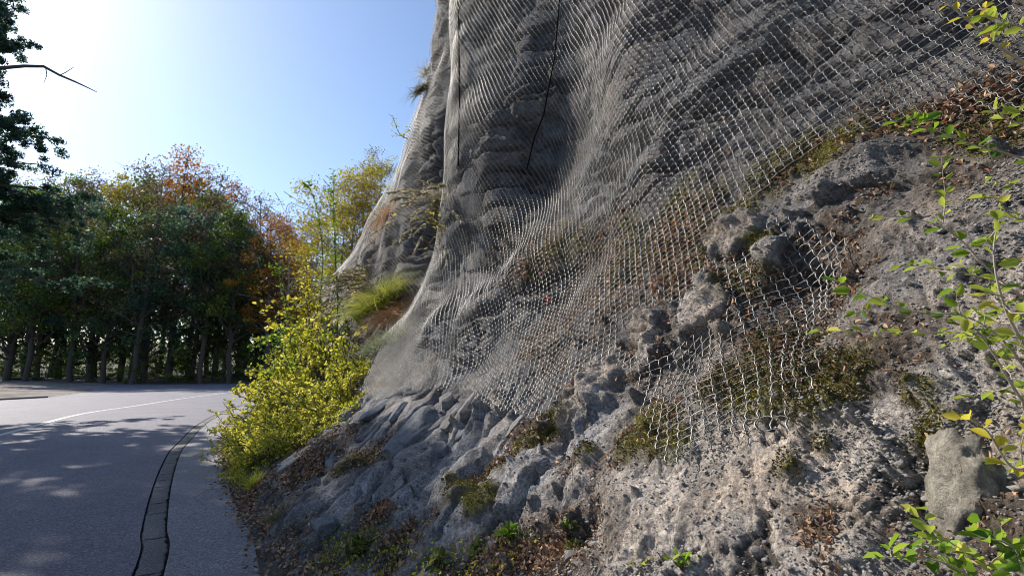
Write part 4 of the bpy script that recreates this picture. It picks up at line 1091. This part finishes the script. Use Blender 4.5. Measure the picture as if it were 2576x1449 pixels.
stone("boulder", 1130, 1070, 44, 50, .07, R(0), 7, M_st_m, "small lumpy boulder in the middle of the heap", "boulder", GS)
stone("boulder", 1000, 1045, 40, 90, .08, R(18), 8, M_st_d, "narrow boulder between the slab and the largest boulder", "boulder", GS)
stone("boulder", 1300, 1080, 46, 70, .07, R(20), 9, M_st_m, "boulder alone to the right of the heap, under the net corner", "boulder", GS)
stone("boulder", 1160, 1095, 44, 40, .06, R(0), 10, M_st_d, "small dark boulder at the right foot of the heap", "boulder", GS)
GL = "slabs of bedded rock low on the slope"
stone("rock_slab", 840, 1150, 250, 44, .10, R(-32), 11, M_st_d, "long straight grey slab running up from the bushes", "rock slab", GL, .35)
stone("rock_slab", 720, 1165, 90, 60, .08, R(-15), 12, M_st_d, "pale grey slab at the foot of the long slab", "rock slab", GL, .35)
stone("rock_slab", 900, 1235, 90, 26, .05, R(-40), 13, M_st_d, "thin splinter of rock under the leaf-filled hollow", "rock slab", GL, .3)
stone("rock_slab", 820, 1320, 90, 70, .08, R(-10), 16, M_st_d, "squat blue-grey block above the verge", "rock slab", GL, .3)
stone("rock_slab", 650, 1400, 0 + 60, 70, .08, R(0), 17, M_st_m, "brownish block at the bottom by the shoulder", "rock slab", GL, .35)
stone("standing_stone", 2440, 1240, 210, 280, .10, R(-10), 18, M_st_l, "pale lichened upright stone at the lower right", "stone", None, .22, power=.85, cuts=5, lo=.75, rough=.5)
stone("standing_stone", 1240, 1375, 60, 26, .03, R(-5), 19, M_st_d, "flat pale chip of stone left of the green plant", "stone", None, .25)
stone("standing_stone", 1440, 1400, 90, 80, .05, R(10), 20, M_st_m, "rounded stone at the foot right of the leaf pile", "stone", None, .3)

# ------------------------------------------------------------ fallen leaves, moss cushions, small stones (countless)
def scatter_on(weight, n, r):
    wgt = weight.ravel().astype(float); wgt = wgt * (RD.ravel() > .2) * (RX.ravel() > -100) * (RX.ravel() < 2750) * (RY.ravel() > -60) * (RY.ravel() < 1600)
    area = (1.0 / (1 + 0 * wgt))
    c = np.cumsum(wgt); k = np.searchsorted(c, r.random(n) * c[-1]); k = np.minimum(k, len(wgt) - 1)
    return k
cell_area = (np.linalg.norm(np.gradient(ROCK, axis=0), axis=2) * np.linalg.norm(np.gradient(ROCK, axis=1), axis=2))
RF, RNF, BNF = ROCK.reshape(-1, 3), RN.reshape(-1, 3), BN.reshape(-1, 3)
r_ = np.random.default_rng(500)
M_litter = leaf_mat("fallen_leaves", [(.055, .030, .022), (.15, .085, .05), (.30, .18, .10), (.50, .34, .22), (.36, .10, .06)], .15)
lit_w = cell_area * (sstep(.45, .9, soil) * .8 + .01) * (1 / (1 + .02 * RD ** 2))
k = scatter_on(lit_w, 11000, r_)
PILES = [(2060, 1330, .09, 150), (2090, 1410, .05, 30), (1360, 1400, .22, 500), (1270, 1400, .2, 300), (950, 1290, .2, 260), (780, 1180, .45, 900), (700, 1130, .4, 500), (640, 1230, .25, 500), (2070, 365, .05, 40),
         (2480, 1120, .08, 40), (1260, 1180, .15, 160), (1700, 600, .4, 500), (1500, 640, .5, 500), (2500, 230, .2, 140), (2340, 290, .2, 150), (1350, 680, .5, 350), (1950, 870, .2, 160), (1700, 700, .3, 300), (1010, 1010 + 350, .2, 200)]
P = [RF[k] + RNF[k] * .012]; NN_ = [RNF[k]]
for px_, py_, rr, m in PILES:
    P0, n0, b0 = on_rock(px_, py_); d2 = ((RF - P0) ** 2).sum(1); idx = np.where(d2 < rr * rr)[0]
    if len(idx) == 0: continue
    q = idx[np.searchsorted(np.cumsum(np.exp(-d2[idx] / (rr * rr * .3)) * cell_area.ravel()[idx]), r_.random(m) * np.sum(np.exp(-d2[idx] / (rr * rr * .3)) * cell_area.ravel()[idx]))]
    P.append(RF[q] + RNF[q] * r_.uniform(.005, .03, m)[:, None]); NN_.append(RNF[q])
P = np.concatenate(P); NN_ = np.concatenate(NN_)
D = np.cross(NN_, rand_dirs(len(P), r_)) + NN_ * r_.uniform(-.1, .7, len(P))[:, None]; D /= np.linalg.norm(D, axis=1, keepdims=True)
sz = np.clip(np.linalg.norm(P - [0, 0, 1.6], axis=1) / 3.2, .5, 1.25)
LV, LF, lv = leaves(P, D, r_.uniform(.018, .042, len(P)) * sz, .5, r_, r_.beta(1.6, 1.8, len(P)), up=.5, fold=.2)
tag(mesh_np("leaf_litter", LV, LF, M_litter, attrs=dict(v=lv)), "brown and reddish fallen leaves caught on the ledges", "leaf litter", kind="stuff")
# litter along the verge
m = 8000; t_s = r_.random(m) ** 1.0; a_i = r_.integers(40, 200, m); q_ = r_.beta(1.3, 2.6, m)
P = VP[a_i, np.minimum((q_ * (cr - 1)).astype(int), cr - 1)]; P = np.concatenate([P + r_.normal(0, .07, P.shape), r_.uniform(.05, .10, (m, 1))], 1)
D = rand_dirs(m, r_); D[:, 2] *= .3; D /= np.linalg.norm(D, axis=1, keepdims=True)
LV, LF, lv = leaves(P, D, r_.uniform(.025, .06, m), .5, r_, r_.beta(1.8, 1.5, m), fold=.2)
tag(mesh_np("verge_litter", LV, LF, M_litter, attrs=dict(v=lv)), "reddish brown leaves along the edge of the shoulder", "leaf litter", kind="stuff")
# small broken stones on verge and scree
def pebbles(name, P, size, mat, lab, r):
    n = len(P); th = np.array([[0, 0, 1], [.9, .1, .2], [.1, .9, .1], [-.9, 0, .2], [0, -.9, .1], [0, 0, -.7]], float)
    q = r.normal(1, .28, (n, 6, 3)); V = th[None] * q * size[:, None, None] * np.array([1, 1, .6])
    a = r.uniform(0, 6.28, n); ca_, sa = np.cos(a)[:, None], np.sin(a)[:, None]
    V = np.stack([V[..., 0] * ca_ - V[..., 1] * sa, V[..., 0] * sa + V[..., 1] * ca_, V[..., 2]], -1) + P[:, None]
    fc = np.array([[0, 1, 2, 2], [0, 2, 3, 3], [0, 3, 4, 4], [0, 4, 1, 1], [5, 2, 1, 1], [5, 3, 2, 2], [5, 4, 3, 3], [5, 1, 4, 4]])[:, :3]
    F = (np.arange(n)[:, None, None] * 6 + fc[None]).reshape(-1, 3)
    return tag(mesh_np(name, V.reshape(-1, 3), F, mat, smooth=False), lab, "loose stones", kind="stuff")
m = 1500; a_i = r_.integers(40, 200, m); q_ = r_.random(m)
P = VP[a_i, np.minimum((q_ * (cr - 1)).astype(int), cr - 1)]; P = np.concatenate([P + r_.normal(0, .06, P.shape), np.full((m, 1), .06)], 1)
P2k = scatter_on(cell_area * (1 - sstep(.5, 1.1, ROCK[..., 2])) * (RX < 1300), 4500, r_)
P = np.concatenate([P, RF[P2k]])
pebbles("loose_stones", P, r_.gamma(2.2, .006, len(P)) + .004, M_st_m, "broken grey chips of stone at the foot of the slope", r_)
Pg = scatter_on(cell_area * (RX > 1250) * (RD < 5) / (1 + RD ** 2) * (.25 + sstep(-.1, .5, fbm(PF * 3, 2, 901).reshape(NU, NV))), 26000, r_)
pebbles("rock_grit", RF[Pg] + RNF[Pg] * .002, r_.gamma(2.0, .0022, len(Pg)) + .002, M_grit, "coarse grit stuck all over the near rock face", r_)
# moss cushions
k = scatter_on(cell_area * sstep(.35, .8, moss) * (1 / (1 + .03 * RD ** 2)), 8000, r_)
PC = [(1340, 1140, .08, 60), (1240, 1205, .06, 50), (1190, 1245, .05, 40)]
M_mossc = leaf_mat("moss_cushion", [(.020, .014, .009), (.060, .045, .016), (.14, .115, .022), (.30, .26, .04)], .1)
n = len(k); P = RF[k] + RNF[k] * .004
mk, per = P, 7
PP = np.repeat(P, per, 0) + r_.normal(0, .011, (n * per, 3)); tone_ = np.repeat(np.clip(fbm(P * 4, 2, 9) * .9 + .42, 0, 1), per)
NNr = np.repeat(RNF[k], per, 0); D = NNr + r_.normal(0, .5, (n * per, 3)); D /= np.linalg.norm(D, axis=1, keepdims=True)
LV, LF, lv = leaves(PP, D, r_.uniform(.006, .013, n * per), .7, r_, np.clip(tone_ + r_.normal(0, .12, n * per), 0, 1))
tag(mesh_np("moss", LV, LF, M_mossc, attrs=dict(v=lv)), "brown and olive moss cushions on the rock", "moss", kind="stuff")
# ground-cover greenery low on the slope by the road and among the rocks
gc = blob_mask([(640, 1150, .5), (620, 1100, .8), (700, 1080, .9), (780, 1030, 1.2), (720, 1130, .7), (660, 1170, .5), (840, 1060, .6), (700, 1020, 1.2), (600, 1190, .3), (860, 980, .7), (1290, 1400, .16), (1180, 1430, .2), (1430, 1340, .07), (880, 1400, .3), (990, 1400, .25), (1650, 1440, .06), (850, 1340, .12), (1100, 1440, .2)], .5, .5, 88, 4)
k = scatter_on(cell_area * sstep(.4, .9, gc), 17000, r_)
P = RF[k] + RNF[k] * r_.uniform(0, .05, len(k))[:, None]; D = rand_dirs(len(k), r_, .6)
near_f = np.clip(RD.ravel()[k] / 9, .35, 1.1)
LV, LF, lv = leaves(P, D, r_.uniform(.03, .07, len(k)) * near_f, .6, r_)
tag(mesh_np("ground_cover", LV, LF, M_lime, attrs=dict(v=lv * .8)), "yellow-green ground cover on the lower slope", "ground cover", kind="stuff")

# ------------------------------------------------------------ small green plants among the stones
def rosette(name, px_, py_, seed, n, L, mat, lab, cat="plant"):
    P_, n_, bn = on_rock(px_, py_); r = np.random.default_rng(seed)
    D = rand_dirs(n, r, .5); P = r.normal(0, L * .35, (n, 3)) * [1, 1, .6] + [0, 0, L * .5]
    lines = [(np.array([[0, 0, -.01], p * .6, p]), [.002, .0016, .001]) for p in P]
    V_, F_ = tubes(lines, 3); e = empty(name, P_ + bn * .01); mesh_np("stem", V_, F_, M_twig, e)
    LV, LF, lv = leaves(P, D, r.uniform(.5, 1.1, n) * L * .75, .45, r, up=1.0); mesh_np("foliage", LV, LF, mat, e, attrs=dict(v=lv)); return tag(e, lab, cat)
rosette("small_plant", 1290, 1360, 401, 46, .075, M_green, "bright green plant between the pale stones in the bottom centre")
rosette("small_plant", 1432, 1330, 402, 26, .06, M_green, "small green plant in the dark hollow right of the leaf pile")
rosette("small_plant", 1200, 1400, 403, 60, .07, M_olive, "dull olive plant at the bottom left of the bright green one")
rosette("small_plant", 1100, 1425, 404, 60, .08, M_olive, "olive plant at the bottom below the broad slab")
rosette("small_plant", 900, 1400, 405, 90, .10, M_olive, "leafy olive plant around the yellow flower")
rosette("small_plant", 1720, 1435, 406, 26, .05, M_green, "green sprout among reddish leaves at the bottom edge")
rosette("small_plant", 1440, 1300 + 90, 407, 24, .05, M_olive, "little olive sprout beside the leaf pile")
rosette("small_plant", 1500, 632, 408, 18, .07, M_green, "tiny green sprout behind the net under the grey wall")
rosette("small_plant", 1355, 715, 409, 24, .10, M_gy, "yellow-green sprout behind the net left of the red leaves")
rosette("small_plant", 1385, 765, 410, 26, .08, leaf_mat("pink_red_leaves", [(.30, .05, .05), (.55, .14, .13), (.6, .30, .26)], .4), "small plant with pinkish red leaves behind the net")
# dandelion-like flower
P_, n_, bn = on_rock(906, 1388); e = empty("yellow_flower", P_)
dist_f = project(P_)[2]
V_, F_ = tubes([(np.array([[0, 0, 0], [.004, -.004, .05], [0, -.01, .09]]), .0018)], 4); mesh_np("stem", V_, F_, M_twig, e)
r = np.random.default_rng(5); D = rand_dirs(60, r, .25); LV, LF, lv = leaves(np.tile([[0, -.01, .092]], (60, 1)), D, .020, .35, r)
mesh_np("petals", LV, LF, leaf_mat("flower_yellow", [(.7, .5, .02), (.85, .68, .03)], .3), e, attrs=dict(v=lv)); tag(e, "single yellow flower at the bottom left of the rocks", "flower")
# dry stalks
def stalk(pts, rad, lab, dd=.0):
    d0 = dep_at(*pts[0]); P = np.array([pix(x, y, d0 - .03 - dd * i) for i, (x, y) in enumerate(pts)]); V_, F_ = tubes([(smooth_line(P, 14), rad)], 4)
    tag(mesh_np("dry_stalk", V_, F_, M_twig_pale), lab, "dry stalk", "dry stalks on the rocks")
stalk([(1438, 1238), (1440, 1190), (1443, 1120)], .0018, "tall thin upright dry stalk low in the centre of the rock")
stalk([(1426, 1240), (1420, 1200), (1405, 1165)], .0013, "short bent dry stalk left of the tall one")
stalk([(980, 1195), (1010, 1160), (1042, 1120)], .0025, "slanting dry stalk over the leaf-filled hollow")
stalk([(1700, 1350), (1720, 1270), (1745, 1230)], .0012, "fine dry root on the pale rock lower right of centre")

# ------------------------------------------------------------ branches reaching in from the right edge
def branch(pts, depth, seed, mat, nleaf, lsize, lab, rad=.0035, side=3, sidelen=.16, dslope=0.0, twig=M_twig_pale, gap=0.0):
    return sapling("leafy_branch", pts, depth, seed, mat, int(nleaf * 1.15), lsize * .82, rad, lab, "branch", side, gap, twig, dslope, sidelen, "leafy branches reaching in from the right")
BR = [([(2720, 460), (2560, 395), (2450, 365), (2340, 325), (2240, 303)], 1.75, 501, M_green, 24, .062, "leafy branch at upper right with the largest green leaves", .004, 2, .10, .0),
      ([(2372, 560), (2378, 500), (2372, 440), (2368, 395)], 1.7, 502, M_branch, 12, .045, "short upright sprig with lime leaves, right of centre top rock", .0022, 0, .05, .0),
      ([(2640, 800), (2500, 690), (2400, 590), (2290, 548), (2175, 550)], 1.45, 503, M_green, 13, .05, "bare-stemmed branch ending in one long green leaf", .003, 1, .08, .0),
      ([(2700, 900), (2560, 740), (2440, 690), (2350, 675), (2255, 665)], 1.35, 504, M_branch, 24, .040, "thin branch crossing the pale rock at mid right", .003, 4, .12, .0),
      ([(2700, 1150), (2560, 900), (2440, 800), (2300, 785), (2180, 742), (2095, 705)], 1.5, 505, M_green, 26, .046, "long thin branch whose tip touches the net", .0032, 3, .12, .0),
      ([(2640, 860), (2450, 838), (2300, 838), (2180, 835), (2055, 832)], 1.4, 506, M_branch, 22, .045, "level branch with small lime leaves pointing at the net", .0028, 2, .10, .0),
      ([(2700, 1000), (2600, 900), (2530, 780), (2500, 640), (2520, 520)], 1.2, 507, M_branch, 60, .045, "bushy upright branch along the right edge, middle one", .005, 9, .20, .0),
      ([(2740, 1250), (2620, 1080), (2540, 960), (2480, 860), (2430, 800)], 1.15, 508, M_branch, 70, .042, "densest yellow-green branch on the right edge beside the pale rock", .005, 10, .20, .0),
      ([(2720, 420), (2620, 330), (2530, 300), (2480, 255)], 1.5, 509, M_branch, 40, .045, "branch with pale green leaves beneath the net at the right edge", .004, 6, .16, .0),
      ([(2760, 420), (2620, 200), (2500, 110), (2420, 40), (2350, -20)], 1.7, 510, M_gold, 26, .045, "thick bare twig with few yellow leaves at the top right corner", .008, 5, .20, .0),
      ([(2740, 180), (2620, 90), (2540, 60), (2480, 40)], 1.5, 511, M_branch, 22, .05, "short leafy branch at the top right corner", .004, 4, .14, .0),
      ([(2680, 1100), (2560, 1180), (2480, 1080), (2420, 1050)], 1.1, 512, M_gold, 12, .05, "twig with orange and yellow leaves above the lichened stone", .0035, 1, .08, .0),
      ([(2560, 1560), (2480, 1420), (2400, 1370), (2310, 1300)], 1.0, 513, M_branch, 30, .04, "low lime sprig at the left of the lichened stone's foot", .003, 4, .12, .0),
      ([(2600, 1600), (2480, 1480), (2360, 1410), (2200, 1400)], 1.05, 514, M_green, 44, .045, "leafy branch along the bottom right edge", .004, 6, .14, .0),
      ([(2700, 1600), (2600, 1440), (2540, 1370), (2460, 1350)], .95, 515, M_green, 46, .045, "bright green leafy branch in the bottom right corner", .004, 7, .14, .0),
      ([(2700, 620), (2600, 560), (2540, 540), (2470, 460)], 1.4, 516, M_branch, 22, .045, "small leafy branch at the right edge under the thick twig", .003, 4, .12, .0)]
for pts, dp, sdd, mt, nl, ls, lab, rd, sid, sl, dsl in BR:
    branch(pts, min(dp, .93 * min(dep_at(min(x, 2560), min(max(y, 10), 1440)) for x, y in pts)), sdd, mt, nl, ls, lab, rd, sid, sl, dsl)
for e_, _, used in VAR.values():
    if not used:
        for c_ in list(e_.children): bpy.data.objects.remove(c_)
        bpy.data.objects.remove(e_)
